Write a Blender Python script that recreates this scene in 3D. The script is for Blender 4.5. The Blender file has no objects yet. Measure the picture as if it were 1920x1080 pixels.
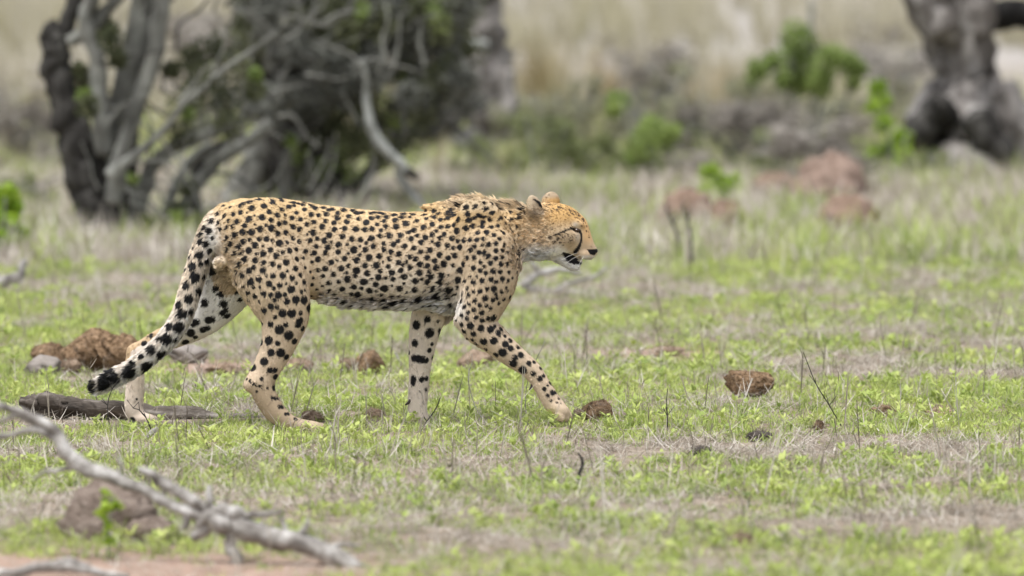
import bpy, math, random
import numpy as np
from mathutils import Vector, Matrix
from mathutils.bvhtree import BVHTree
from mathutils.kdtree import KDTree

random.seed(7)
RNG = np.random.default_rng(7)
scene = bpy.context.scene
COL = scene.collection

# ------------------------------------------------------------------ camera, sky, sun, exposure
FPX = 13250.0                      # focal length in photo pixels (1920 wide): a 248 mm telephoto
CAM = np.array([0.0, 0.0, 2.0])    # from the seat of a vehicle, about 25 m from the animal
PITCH = math.atan(800.0 / FPX)
cam_data = bpy.data.cameras.new('camera')
cam_data.sensor_width = 36.0
cam_data.lens = FPX * 36.0 / 1920.0
cam_data.clip_start = 0.5
cam_data.clip_end = 2000.0
cam_data.dof.use_dof = True
cam_data.dof.focus_distance = 24.92
cam_data.dof.aperture_fstop = 2.5
cam_data.dof.aperture_blades = 9
cam = bpy.data.objects.new('camera', cam_data)
cam.location = CAM
cam.rotation_euler = (math.radians(90) - PITCH, 0, 0)
COL.objects.link(cam)
scene.camera = cam

SUN_EL, SUN_AZ = math.radians(73), math.radians(215)   # azimuth from +Y, clockwise
world = bpy.data.worlds.new('World')
scene.world = world
world.use_nodes = True
wn = world.node_tree
wn.nodes.clear()
w_out = wn.nodes.new('ShaderNodeOutputWorld')
w_bg = wn.nodes.new('ShaderNodeBackground')
w_sky = wn.nodes.new('ShaderNodeTexSky')
w_sky.sky_type = 'NISHITA'
w_sky.sun_disc = False
w_sky.sun_elevation = SUN_EL
w_sky.sun_rotation = SUN_AZ
w_sky.air_density = 1.0
w_sky.dust_density = 4.0
w_sky.ozone_density = 1.0
w_hs = wn.nodes.new('ShaderNodeHueSaturation')          # thin overcast: the blue washes out to white
w_hs.inputs['Saturation'].default_value = 0.36
wn.links.new(w_sky.outputs['Color'], w_hs.inputs['Color'])
wn.links.new(w_hs.outputs['Color'], w_bg.inputs['Color'])
w_bg.inputs['Strength'].default_value = 0.115
wn.links.new(w_bg.outputs['Background'], w_out.inputs['Surface'])

sun_data = bpy.data.lights.new('sun', 'SUN')
sun_data.energy = 1.5
sun_data.angle = math.radians(18)
sun_data.color = (1.0, 0.985, 0.965)
sun = bpy.data.objects.new('sun', sun_data)
sd = Vector((math.sin(SUN_AZ) * math.cos(SUN_EL), math.cos(SUN_AZ) * math.cos(SUN_EL), math.sin(SUN_EL)))
sun.rotation_euler = sd.to_track_quat('Z', 'Y').to_euler()
sun.location = (0, 10, 30)
COL.objects.link(sun)

scene.view_settings.view_transform = 'Standard'
scene.view_settings.look = 'None'
scene.view_settings.exposure = 1.12
scene.view_settings.gamma = 1.0
scene.view_settings.use_curve_mapping = False
scene.render.engine = 'CYCLES'
scene.cycles.use_denoising = True
scene.cycles.denoiser = 'OPENIMAGEDENOISE'
scene.cycles.denoising_input_passes = 'RGB_ALBEDO_NORMAL'
scene.cycles.denoising_prefilter = 'ACCURATE'
scene.cycles.use_adaptive_sampling = False
scene.cycles.max_bounces = 6
scene.cycles.diffuse_bounces = 3
scene.cycles.glossy_bounces = 2
scene.cycles.transmission_bounces = 3
scene.cycles.transparent_max_bounces = 4

# ------------------------------------------------------------------ helpers
SP, CP = math.sin(PITCH), math.cos(PITCH)

def ray(px, py):
    """photo pixel -> unnormalised viewing direction"""
    a, b = px - 960.0, 540.0 - py
    return np.array([a, FPX * CP + b * SP, -FPX * SP + b * CP])

def at_depth(px, py, Y):
    d = ray(px, py)
    return CAM + d * (Y / d[1])

def ground_pt(px, py, z=0.0):
    d = ray(px, py)
    return CAM + d * ((z - CAM[2]) / d[2])

def px_per_m(Y):
    return FPX / Y

def to_px(P):
    """world points (n,3) -> photo pixels"""
    P = np.asarray(P, float) - CAM
    f = P[:, 1] * CP - P[:, 2] * SP
    u = P[:, 1] * SP + P[:, 2] * CP
    return 960 + FPX * P[:, 0] / f, 540 - FPX * u / f

def lattice(seed):
    return np.random.default_rng(seed).random((256, 256)).astype(np.float32)
_LAT = [lattice(100 + i) for i in range(6)]

def noise2(x, y, scale, seed=0, octaves=3):
    """smooth value noise in 0..1"""
    x = np.asarray(x, float) / scale + 37.3; y = np.asarray(y, float) / scale + 91.7
    out = 0; amp = 1; tot = 0
    for o in range(octaves):
        L = _LAT[(seed + o) % 6]
        xi = np.floor(x).astype(int); yi = np.floor(y).astype(int)
        fx = x - xi; fy = y - yi
        fx = fx * fx * (3 - 2 * fx); fy = fy * fy * (3 - 2 * fy)
        g = lambda i, j: L[(i + seed * 17) % 256, (j + seed * 31) % 256]
        v = (g(xi, yi) * (1 - fx) + g(xi + 1, yi) * fx) * (1 - fy) + (g(xi, yi + 1) * (1 - fx) + g(xi + 1, yi + 1) * fx) * fy
        out = out + amp * v; tot += amp; amp *= 0.5
        x = x * 2.03 + 11.1; y = y * 2.03 + 5.7
    return out / tot

def sstep(a, b, x):
    t = np.clip((np.asarray(x, float) - a) / (b - a), 0, 1)
    return t * t * (3 - 2 * t)

def ground_h(x, y):
    """gentle lumps of the soil, in metres"""
    return (noise2(x, y, 0.9, 1, 3) - 0.5) * 0.035 + (noise2(x, y, 4.0, 2, 2) - 0.5) * 0.03

def mk_mesh(name, V, *faces, smooth=True):
    """numpy verts + face arrays (n,3) / (n,4) -> mesh"""
    me = bpy.data.meshes.new(name)
    V = np.ascontiguousarray(V, np.float32)
    me.vertices.add(len(V)); me.vertices.foreach_set('co', V.ravel())
    fs = [np.ascontiguousarray(f, np.int32) for f in faces if len(f)]
    nl = sum(f.size for f in fs); nf = sum(len(f) for f in fs)
    me.loops.add(nl); me.polygons.add(nf)
    me.loops.foreach_set('vertex_index', np.concatenate([f.ravel() for f in fs]))
    tot = np.concatenate([np.full(len(f), f.shape[1], np.int32) for f in fs])
    st = np.concatenate([[0], np.cumsum(tot)[:-1]]).astype(np.int32)
    me.polygons.foreach_set('loop_start', st)
    me.polygons.foreach_set('loop_total', tot)
    me.polygons.foreach_set('use_smooth', np.full(nf, smooth, bool))
    me.update(calc_edges=True)
    me.validate()
    return me

def link(name, me, parent=None, loc=None, **props):
    o = bpy.data.objects.new(name, me)
    COL.objects.link(o)
    if parent is not None: o.parent = parent
    if loc is not None: o.location = loc
    for k, v in props.items(): o[k] = v
    return o

def thing(name, label, cat, loc=(0, 0, 0), group=None):
    o = bpy.data.objects.new(name, None)
    COL.objects.link(o)
    o.location = loc; o.empty_display_size = 0.1
    o['label'] = label; o['category'] = cat
    if group: o['group'] = group
    return o

class MB:
    """collects geometry, builds one mesh object"""
    def __init__(self): self.V = []; self.T = []; self.Q = []; self.n = 0
    def add(self, V, T=None, Q=None):
        V = np.asarray(V, float)
        self.V.append(V)
        if T is not None and len(T): self.T.append(np.asarray(T, int) + self.n)
        if Q is not None and len(Q): self.Q.append(np.asarray(Q, int) + self.n)
        self.n += len(V)
    def mesh(self, name, mat, origin=None, smooth=True):
        V = np.concatenate(self.V)
        if origin is not None: V = V - np.asarray(origin, float)
        T = np.concatenate(self.T) if self.T else np.zeros((0, 3), int)
        Q = np.concatenate(self.Q) if self.Q else np.zeros((0, 4), int)
        me = mk_mesh(name, V, T, Q, smooth=smooth)
        if mat: me.materials.append(mat)
        return me

def catmull(P, per=6):
    """smooth curve through control rows (any number of columns)"""
    P = np.asarray(P, float)
    if len(P) == 2:
        t = np.linspace(0, 1, per + 1)[:, None]
        return P[0] * (1 - t) + P[1] * t
    A = np.vstack([2 * P[0] - P[1], P, 2 * P[-1] - P[-2]])
    out = []
    for i in range(1, len(A) - 2):
        p0, p1, p2, p3 = A[i - 1], A[i], A[i + 1], A[i + 2]
        for t in np.linspace(0, 1, per, endpoint=False):
            out.append(0.5 * ((2 * p1) + (-p0 + p2) * t + (2 * p0 - 5 * p1 + 4 * p2 - p3) * t * t + (-p0 + 3 * p1 - 3 * p2 + p3) * t ** 3))
    out.append(A[-2])
    return np.array(out)

def tube(mb, path, rad, seg=10, rough=0.0, seed=0, lobes=0.0, cap=True, gnarl=0.0):
    """sweep an uneven round section along a path"""
    P = np.asarray(path, float); R = np.asarray(rad, float)
    rs = np.random.default_rng(seed)
    if gnarl:
        w = rs.normal(size=P.shape); 
        for _ in range(2): w = (w + np.roll(w, 1, 0) + np.roll(w, -1, 0)) / 3
        P = P + w * gnarl * R[:, None]
    T = np.gradient(P, axis=0); T /= np.linalg.norm(T, axis=1)[:, None] + 1e-9
    up = np.array([0, 1.0, 0.13]); 
    N = np.cross(T, up); bad = np.linalg.norm(N, axis=1) < 0.15
    N[bad] = np.cross(T[bad], [1.0, 0, 0.1]); N /= np.linalg.norm(N, axis=1)[:, None]
    B = np.cross(T, N)
    a = np.linspace(0, 2 * np.pi, seg, endpoint=False)
    ph = rs.random(4) * 6.28
    V = []
    jit = rs.normal(size=(len(P), seg))
    jit = (jit + np.roll(jit, 1, 0) + np.roll(jit, -1, 0)) / 3
    for i in range(len(P)):
        r = R[i] * (1 + lobes * (np.sin(3 * a + ph[0] + i * .05) * .6 + np.sin(5 * a + ph[1] - i * .08) * .4) + rough * jit[i])
        V.append(P[i] + np.outer(r * np.cos(a), N[i]) + np.outer(r * np.sin(a), B[i]))
    V = np.concatenate(V); n = len(P)
    i, j = np.meshgrid(np.arange(n - 1), np.arange(seg), indexing='ij')
    j2 = (j + 1) % seg
    Q = np.stack([i * seg + j, i * seg + j2, (i + 1) * seg + j2, (i + 1) * seg + j], -1).reshape(-1, 4)
    Tt = None
    if cap:
        V = np.vstack([V, P[0] - T[0] * R[0] * .3, P[-1] + T[-1] * R[-1] * .3])
        c0, c1 = n * seg, n * seg + 1
        k = np.arange(seg); k2 = (k + 1) % seg
        Tt = np.vstack([np.stack([np.full(seg, c0), k2, k], -1), np.stack([np.full(seg, c1), (n - 1) * seg + k, (n - 1) * seg + k2], -1)])
    mb.add(V, Tt, Q)

# ------------------------------------------------------------------ materials
def new_mat(name, rough=0.8, spec=0.2):
    m = bpy.data.materials.new(name); m.use_nodes = True
    b = m.node_tree.nodes['Principled BSDF']
    b.inputs['Roughness'].default_value = rough
    b.inputs['Specular IOR Level'].default_value = spec
    return m, m.node_tree, b

def N(nt, typ, **kw):
    n = nt.nodes.new(typ)
    for k, v in kw.items(): setattr(n, k, v)
    return n

def ramp(nt, stops):
    n = nt.nodes.new('ShaderNodeValToRGB')
    e = n.color_ramp.elements
    while len(e) < len(stops): e.new(0.5)
    for i, (p, c) in enumerate(stops):
        e[i].position = p; e[i].color = (*c, 1)
    return n

def noise_mat(name, stops, scale=20.0, detail=6.0, stretch=(1, 1, 1), rough=0.85, bump=0.4, bscale=60.0, bdist=0.01, spec=0.15):
    """mottled material in object space"""
    m, nt, b = new_mat(name, rough, spec)
    tc = N(nt, 'ShaderNodeTexCoord'); mp = N(nt, 'ShaderNodeMapping')
    mp.inputs['Scale'].default_value = stretch
    nt.links.new(tc.outputs['Object'], mp.inputs['Vector'])
    n1 = N(nt, 'ShaderNodeTexNoise'); n1.inputs['Scale'].default_value = scale; n1.inputs['Detail'].default_value = detail
    n1.inputs['Roughness'].default_value = 0.65
    nt.links.new(mp.outputs['Vector'], n1.inputs['Vector'])
    r = ramp(nt, stops)
    nt.links.new(n1.outputs['Fac'], r.inputs['Fac']); nt.links.new(r.outputs['Color'], b.inputs['Base Color'])
    if bump:
        n2 = N(nt, 'ShaderNodeTexNoise'); n2.inputs['Scale'].default_value = bscale; n2.inputs['Detail'].default_value = 5
        nt.links.new(mp.outputs['Vector'], n2.inputs['Vector'])
        bp = N(nt, 'ShaderNodeBump'); bp.inputs['Strength'].default_value = bump; bp.inputs['Distance'].default_value = bdist
        nt.links.new(n2.outputs['Fac'], bp.inputs['Height']); nt.links.new(bp.outputs['Normal'], b.inputs['Normal'])
    return m

def leaf_mat(name, stops, transl=0.35, rough=0.55, attr='tint', inst=True):
    """leaf: colour picked by a per-plant value, light passes through"""
    m, nt, b = new_mat(name, rough, 0.25)
    if inst:
        at = N(nt, 'ShaderNodeAttribute', attribute_name=attr, attribute_type='INSTANCER')
    else:
        at = N(nt, 'ShaderNodeAttribute', attribute_name=attr, attribute_type='GEOMETRY')
    r = ramp(nt, stops)
    nt.links.new(at.outputs['Fac'], r.inputs['Fac'])
    nt.links.new(r.outputs['Color'], b.inputs['Base Color'])
    if transl:
        tr = N(nt, 'ShaderNodeBsdfTranslucent'); mx = N(nt, 'ShaderNodeMixShader')
        nt.links.new(r.outputs['Color'], tr.inputs['Color'])
        mx.inputs['Fac'].default_value = transl
        out = nt.nodes['Material Output']
        nt.links.new(b.outputs['BSDF'], mx.inputs[1]); nt.links.new(tr.outputs['BSDF'], mx.inputs[2])
        nt.links.new(mx.outputs['Shader'], out.inputs['Surface'])
    return m

def float_attr(me, name, vals, domain='POINT'):
    a = me.attributes.new(name, 'FLOAT', domain); a.data.foreach_set('value', np.ascontiguousarray(vals, np.float32))
# ------------------------------------------------------------------ ground
def build_ground():
    xs = np.concatenate([[-300, -120, -60, -30, -16, -9, -7], np.arange(-5.6, 5.61, 0.08), [7, 9, 16, 30, 60, 120, 300]])
    ys = np.concatenate([[-80, -20, 0, 8, 14, 17], np.arange(18.5, 36, 0.09), np.arange(36, 60, 0.6), [64, 70, 80, 100, 130, 180, 300, 600, 1200]])
    X, Y = np.meshgrid(xs, ys, indexing='ij')
    Z = ground_h(X, Y)
    V = np.stack([X, Y, Z], -1).reshape(-1, 3)
    nx, ny = len(xs), len(ys)
    i, j = np.meshgrid(np.arange(nx - 1), np.arange(ny - 1), indexing='ij')
    Q = np.stack([i * ny + j, (i + 1) * ny + j, (i + 1) * ny + j + 1, i * ny + j + 1], -1).reshape(-1, 4)
    me = mk_mesh('ground', V, Q)
    m, nt, b = new_mat('soil', 0.95, 0.05)
    geo = N(nt, 'ShaderNodeNewGeometry')
    n1 = N(nt, 'ShaderNodeTexNoise'); n1.inputs['Scale'].default_value = 9; n1.inputs['Detail'].default_value = 8; n1.inputs['Roughness'].default_value = .7
    n2 = N(nt, 'ShaderNodeTexNoise'); n2.inputs['Scale'].default_value = .8; n2.inputs['Detail'].default_value = 4
    n3 = N(nt, 'ShaderNodeTexNoise'); n3.inputs['Scale'].default_value = 90; n3.inputs['Detail'].default_value = 4
    for n in (n1, n2, n3): nt.links.new(geo.outputs['Position'], n.inputs['Vector'])
    r1 = ramp(nt, [(.3, (.12, .09, .065)), (.5, (.23, .185, .14)), (.7, (.36, .305, .245))])
    nt.links.new(n1.outputs['Fac'], r1.inputs['Fac'])
    # reddish bare earth in the near left corner
    sep = N(nt, 'ShaderNodeSeparateXYZ'); nt.links.new(geo.outputs['Position'], sep.inputs['Vector'])
    def dist_mask(cx, cy, rx, ry):
        a = N(nt, 'ShaderNodeVectorMath', operation='SUBTRACT'); a.inputs[1].default_value = (cx, cy, 0)
        nt.links.new(geo.outputs['Position'], a.inputs[0])
        c = N(nt, 'ShaderNodeVectorMath', operation='MULTIPLY'); c.inputs[1].default_value = (1 / rx, 1 / ry, 0)
        nt.links.new(a.outputs[0], c.inputs[0])
        l = N(nt, 'ShaderNodeVectorMath', operation='LENGTH'); nt.links.new(c.outputs[0], l.inputs[0])
        ad = N(nt, 'ShaderNodeMath', operation='MULTIPLY_ADD'); ad.inputs[1].default_value = 0.8
        nt.links.new(n1.outputs['Fac'], ad.inputs[0]); nt.links.new(l.outputs['Value'], ad.inputs[2])
        mr = N(nt, 'ShaderNodeMapRange'); mr.inputs['From Min'].default_value = 1.2; mr.inputs['From Max'].default_value = 1.9
        mr.inputs['To Min'].default_value = 1; mr.inputs['To Max'].default_value = 0
        nt.links.new(ad.outputs[0], mr.inputs['Value']); return mr
    red = ramp(nt, [(.3, (.22, .15, .115)), (.7, (.37, .27, .215))]); nt.links.new(n1.outputs['Fac'], red.inputs['Fac'])
    prev = r1.outputs['Color']
    for args in BARE:
        mk = dist_mask(*args)
        mx = N(nt, 'ShaderNodeMix', data_type='RGBA')
        nt.links.new(mk.outputs[0], mx.inputs['Factor']); nt.links.new(prev, mx.inputs[6]); nt.links.new(red.outputs['Color'], mx.inputs[7])
        prev = mx.outputs[2]
    # far fields are dry and pale
    far = N(nt, 'ShaderNodeMapRange'); far.inputs['From Min'].default_value = 50; far.inputs['From Max'].default_value = 75
    nt.links.new(sep.outputs['Y'], far.inputs['Value'])
    pale = ramp(nt, [(.35, (.27, .25, .23)), (.65, (.37, .35, .33))]); nt.links.new(n2.outputs['Fac'], pale.inputs['Fac'])
    mx = N(nt, 'ShaderNodeMix', data_type='RGBA')
    nt.links.new(far.outputs[0], mx.inputs['Factor']); nt.links.new(prev, mx.inputs[6]); nt.links.new(pale.outputs['Color'], mx.inputs[7])
    nt.links.new(mx.outputs[2], b.inputs['Base Color'])
    bp = N(nt, 'ShaderNodeBump'); bp.inputs['Strength'].default_value = .6; bp.inputs['Distance'].default_value = .008
    nt.links.new(n3.outputs['Fac'], bp.inputs['Height']); nt.links.new(bp.outputs['Normal'], b.inputs['Normal'])
    me.materials.append(m)
    link('ground', me, kind='structure')

_b = ground_pt(150, 1075)
BARE = [(_b[0], _b[1] - .15, .75, .75), (ground_pt(1230, 665)[0], ground_pt(1230, 665)[1], .22, .35),
        (ground_pt(420, 690)[0], ground_pt(420, 690)[1], .25, .4)]
build_ground()

# ------------------------------------------------------------------ grass and litter (stuff)
def blade(mb, base, az, lean, L, w, bend=0.6, seg=3, tipw=0.0):
    """one arching leaf blade"""
    t = np.linspace(0, 1, seg + 1)
    ang = lean + bend * t
    dl = L / seg
    r = np.concatenate([[0], np.cumsum(np.sin(ang[:-1] + bend / seg / 2) * dl)])
    z = np.concatenate([[0], np.cumsum(np.cos(ang[:-1] + bend / seg / 2) * dl)])
    c, s = math.cos(az), math.sin(az)
    C = np.stack([base[0] + c * r, base[1] + s * r, base[2] + z], -1)
    ww = w * (1 - t ** 2.2) * .5 * (0.55 + 0.9 * np.sqrt(np.clip(t * (1 - t) * 4, 0, 1)) * .5) + tipw
    side = np.array([-s, c, 0])
    A = C + side * ww[:, None]; B = C - side * ww[:, None]
    V = np.empty((2 * len(t), 3)); V[0::2] = A; V[1::2] = B
    k = np.arange(seg) * 2
    Q = np.stack([k, k + 1, k + 3, k + 2], -1)
    mb.add(V, None, Q)

def variant(name, mat, fn, n):
    out = []
    for i in range(n):
        rs = np.random.default_rng(hash(name) % 1000 + i if False else sum(map(ord, name)) * 7 + i)
        mb = MB(); fn(mb, rs)
        out.append(bpy.data.objects.new(name, mb.mesh(name, mat)))
    return out

def v_cover(mb, rs):      # low young growth: short soft blades
    for _ in range(16):
        p = rs.normal(size=2) * .028
        blade(mb, (p[0], p[1], -.003), rs.random() * 6.28, rs.uniform(.1, 1.1), rs.uniform(.018, .05), rs.uniform(.003, .0062), rs.uniform(.2, 1.0), 3)
def v_tuft(mb, rs):       # grass tuft
    for _ in range(12):
        p = rs.normal(size=2) * .012
        blade(mb, (p[0], p[1], -.003), rs.random() * 6.28, rs.uniform(.05, .6), rs.uniform(.05, .115), rs.uniform(.0022, .004), rs.uniform(.3, 1.3), 4)
def v_forb(mb, rs):       # small broad-leaved herb
    for k in range(9):
        az = k * 2.4 + rs.random() * .5
        h = rs.uniform(.004, .04)
        blade(mb, (math.cos(az) * .006, math.sin(az) * .006, h), az, rs.uniform(.5, 1.3), rs.uniform(.018, .034), rs.uniform(.009, .016), rs.uniform(.2, .7), 4)
    blade(mb, (0, 0, -.003), rs.random() * 6, .05, .045, .003, .1, 2)
def v_litter(mb, rs):     # fallen straws and twiglets
    for _ in range(11):
        p = rs.normal(size=2) * .045
        blade(mb, (p[0], p[1], rs.uniform(0, .02)), rs.random() * 6.28, rs.uniform(1.15, 1.65), rs.uniform(.03, .13), rs.uniform(.0018, .0034), rs.uniform(-.35, .35), 3, .0005)
def v_straw(mb, rs):      # dead standing tuft
    for _ in range(10):
        p = rs.normal(size=2) * .014
        blade(mb, (p[0], p[1], -.003), rs.random() * 6.28, rs.uniform(.05, .9), rs.uniform(.04, .13), rs.uniform(.0015, .0028), rs.uniform(-.2, .8), 3, .0004)
def v_stem(mb, rs):       # thin dry upright stalk with side twigs
    L = rs.uniform(.09, .24); az = rs.random() * 6.28; lean = rs.uniform(.02, .35)
    for q in (0, 1.57): blade(mb, (0, 0, -.005), az + q * 0 , lean, L, .0026, rs.uniform(-.1, .3) , 4, .0006)
    for _ in range(rs.integers(2, 6)):
        h = rs.uniform(.3, .95) * L
        blade(mb, (math.cos(az) * math.sin(lean) * h, math.sin(az) * math.sin(lean) * h, h * math.cos(lean)), rs.random() * 6.28, rs.uniform(.3, 1.0), rs.uniform(.02, .06), .0018, rs.uniform(-.3, .3), 2, .0005)
def v_tall(mb, rs):       # tall bunch grass of the far field
    for _ in range(42):
        p = rs.normal(size=2) * .05
        blade(mb, (p[0], p[1], -.01), rs.random() * 6.28, rs.uniform(.02, .35), rs.uniform(.3, .8), rs.uniform(.006, .011), rs.uniform(.1, .9), 4, .001)
def v_mid(mb, rs):        # ankle-high mixed grass behind the animal
    for _ in range(16):
        p = rs.normal(size=2) * .04
        blade(mb, (p[0], p[1], -.005), rs.random() * 6.28, rs.uniform(.05, .7), rs.uniform(.05, .17), rs.uniform(.003, .006), rs.uniform(.2, 1.0), 3, .0003)

GREEN = [(0, (.125, .17, .05)), (.35, (.25, .33, .085)), (.65, (.38, .46, .12)), (1, (.50, .55, .19))]
DRY = [(0, (.11, .088, .07)), (.3, (.27, .235, .19)), (.6, (.43, .39, .33)), (1, (.60, .565, .51))]
M_green = leaf_mat('young_grass', GREEN)
M_dry = leaf_mat('dry_grass', DRY, transl=.2, rough=.7)
M_tall = leaf_mat('tall_dry_grass', [(0, (.20, .20, .095)), (.5, (.36, .33, .215)), (1, (.49, .455, .375))], transl=.25, rough=.7)

_scn = [0]
def scatter(name, label, cat, variants, P, rotz, tilt, scl, tint):
    """one 'stuff' object: plant meshes set on points"""
    coll = bpy.data.collections.new(name + '_kinds')
    for v in variants: coll.objects.link(v)
    n = len(P)
    me = bpy.data.meshes.new(name); me.vertices.add(n); me.vertices.foreach_set('co', np.ascontiguousarray(P, np.float32).ravel())
    rot = np.stack([tilt * np.cos(rotz * 3), tilt * np.sin(rotz * 3), rotz], -1).astype(np.float32)
    a = me.attributes.new('rot', 'FLOAT_VECTOR', 'POINT'); a.data.foreach_set('vector', np.ascontiguousarray(rot).ravel())
    float_attr(me, 'scl', scl); float_attr(me, 'tint', np.clip(tint, 0, 1))
    a = me.attributes.new('idx', 'INT', 'POINT'); a.data.foreach_set('value', RNG.integers(0, len(variants), n).astype(np.int32))
    o = link(name, me, kind='stuff', label=label, category=cat)
    ng = bpy.data.node_groups.new(name, 'GeometryNodeTree')
    ng.interface.new_socket('Geometry', in_out='INPUT', socket_type='NodeSocketGeometry')
    ng.interface.new_socket('Geometry', in_out='OUTPUT', socket_type='NodeSocketGeometry')
    gi = ng.nodes.new('NodeGroupInput'); go = ng.nodes.new('NodeGroupOutput')
    ip = ng.nodes.new('GeometryNodeInstanceOnPoints'); ci = ng.nodes.new('GeometryNodeCollectionInfo')
    ci.inputs['Collection'].default_value = coll; ci.inputs['Separate Children'].default_value = True; ci.inputs['Reset Children'].default_value = True
    def na(nm, t):
        x = ng.nodes.new('GeometryNodeInputNamedAttribute'); x.data_type = t; x.inputs['Name'].default_value = nm; return x.outputs['Attribute']
    ng.links.new(gi.outputs[0], ip.inputs['Points']); ng.links.new(ci.outputs[0], ip.inputs['Instance'])
    ip.inputs['Pick Instance'].default_value = True
    ng.links.new(na('idx', 'INT'), ip.inputs['Instance Index'])
    e2r = ng.nodes.new('FunctionNodeEulerToRotation')
    ng.links.new(na('rot', 'FLOAT_VECTOR'), e2r.inputs[0]); ng.links.new(e2r.outputs[0], ip.inputs['Rotation'])
    ng.links.new(na('scl', 'FLOAT'), ip.inputs['Scale'])
    ng.links.new(ip.outputs[0], go.inputs[0])
    md = o.modifiers.new('scatter', 'NODES'); md.node_group = ng
    return o

def field_pts(y0, y1, dens, extra=1.9, k=.0725 * 1.18):
    """random ground points in the strip the lens can see, with a margin"""
    wmax = k * y1 + extra
    n = int(dens * (y1 - y0) * 2 * wmax)
    x = RNG.uniform(-wmax, wmax, n); y = RNG.uniform(y0, y1, n)
    keep = np.abs(x) < k * y + extra
    return x[keep], y[keep]

def bare_mask(x, y):
    """1 where the bare red soil lies"""
    m = np.zeros_like(x)
    for cx, cy, rx, ry in BARE:
        d = np.hypot((x - cx) / rx, (y - cy) / ry) + noise2(x, y, .25, 3) * .8
        m = np.maximum(m, 1 - sstep(.9, 1.6, d))
    return m

def greenness(x, y):
    g = noise2(x, y, .75, 0, 4) * .42 + noise2(x, y * .6, .22, 4, 3) * .58
    px, py = to_px(np.stack([x, y, np.zeros_like(x)], -1))
    # bands of the meadow: straw where the ground lies drier
    def band(y0, hw, x0=-1e9, x1=1e9):
        return np.exp(-((y - y0) / hw) ** 2) * sstep(x0 - .3, x0 + .3, x) * (1 - sstep(x1 - .3, x1 + .3, x))
    dry = .20 * band(41.5, 4.5) + .07 * band(28.5, 1.2, 1.0, 9) + .17 * band(32.9, .75) + .20 * band(35.2, 1.6, -9, -1.2) + .10 * band(23.75, .5, .1, 9) + .12 * band(21.6, .5) + .10 * band(24.2, .3, -.6, .5)
    fine = (noise2(x, y, .16, 2, 2) - .5) * .22 * (1 - sstep(21, 25, y)) + .05 * (1 - sstep(21, 23, y)) * sstep(19.6, 20.2, y)
    return g - dry - fine

def scale_noise(x, y): return .75 + .6 * noise2(x, y, .5, 5, 2)

NOGRASS = []      # (x, y, radius) kept clear of tufts (dung, logs, paws): filled below
def clear(x, y):
    k = np.ones(len(x), bool)
    for cx, cy, r in NOGRASS: k &= np.hypot(x - cx, y - cy) > r
    return k

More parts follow.
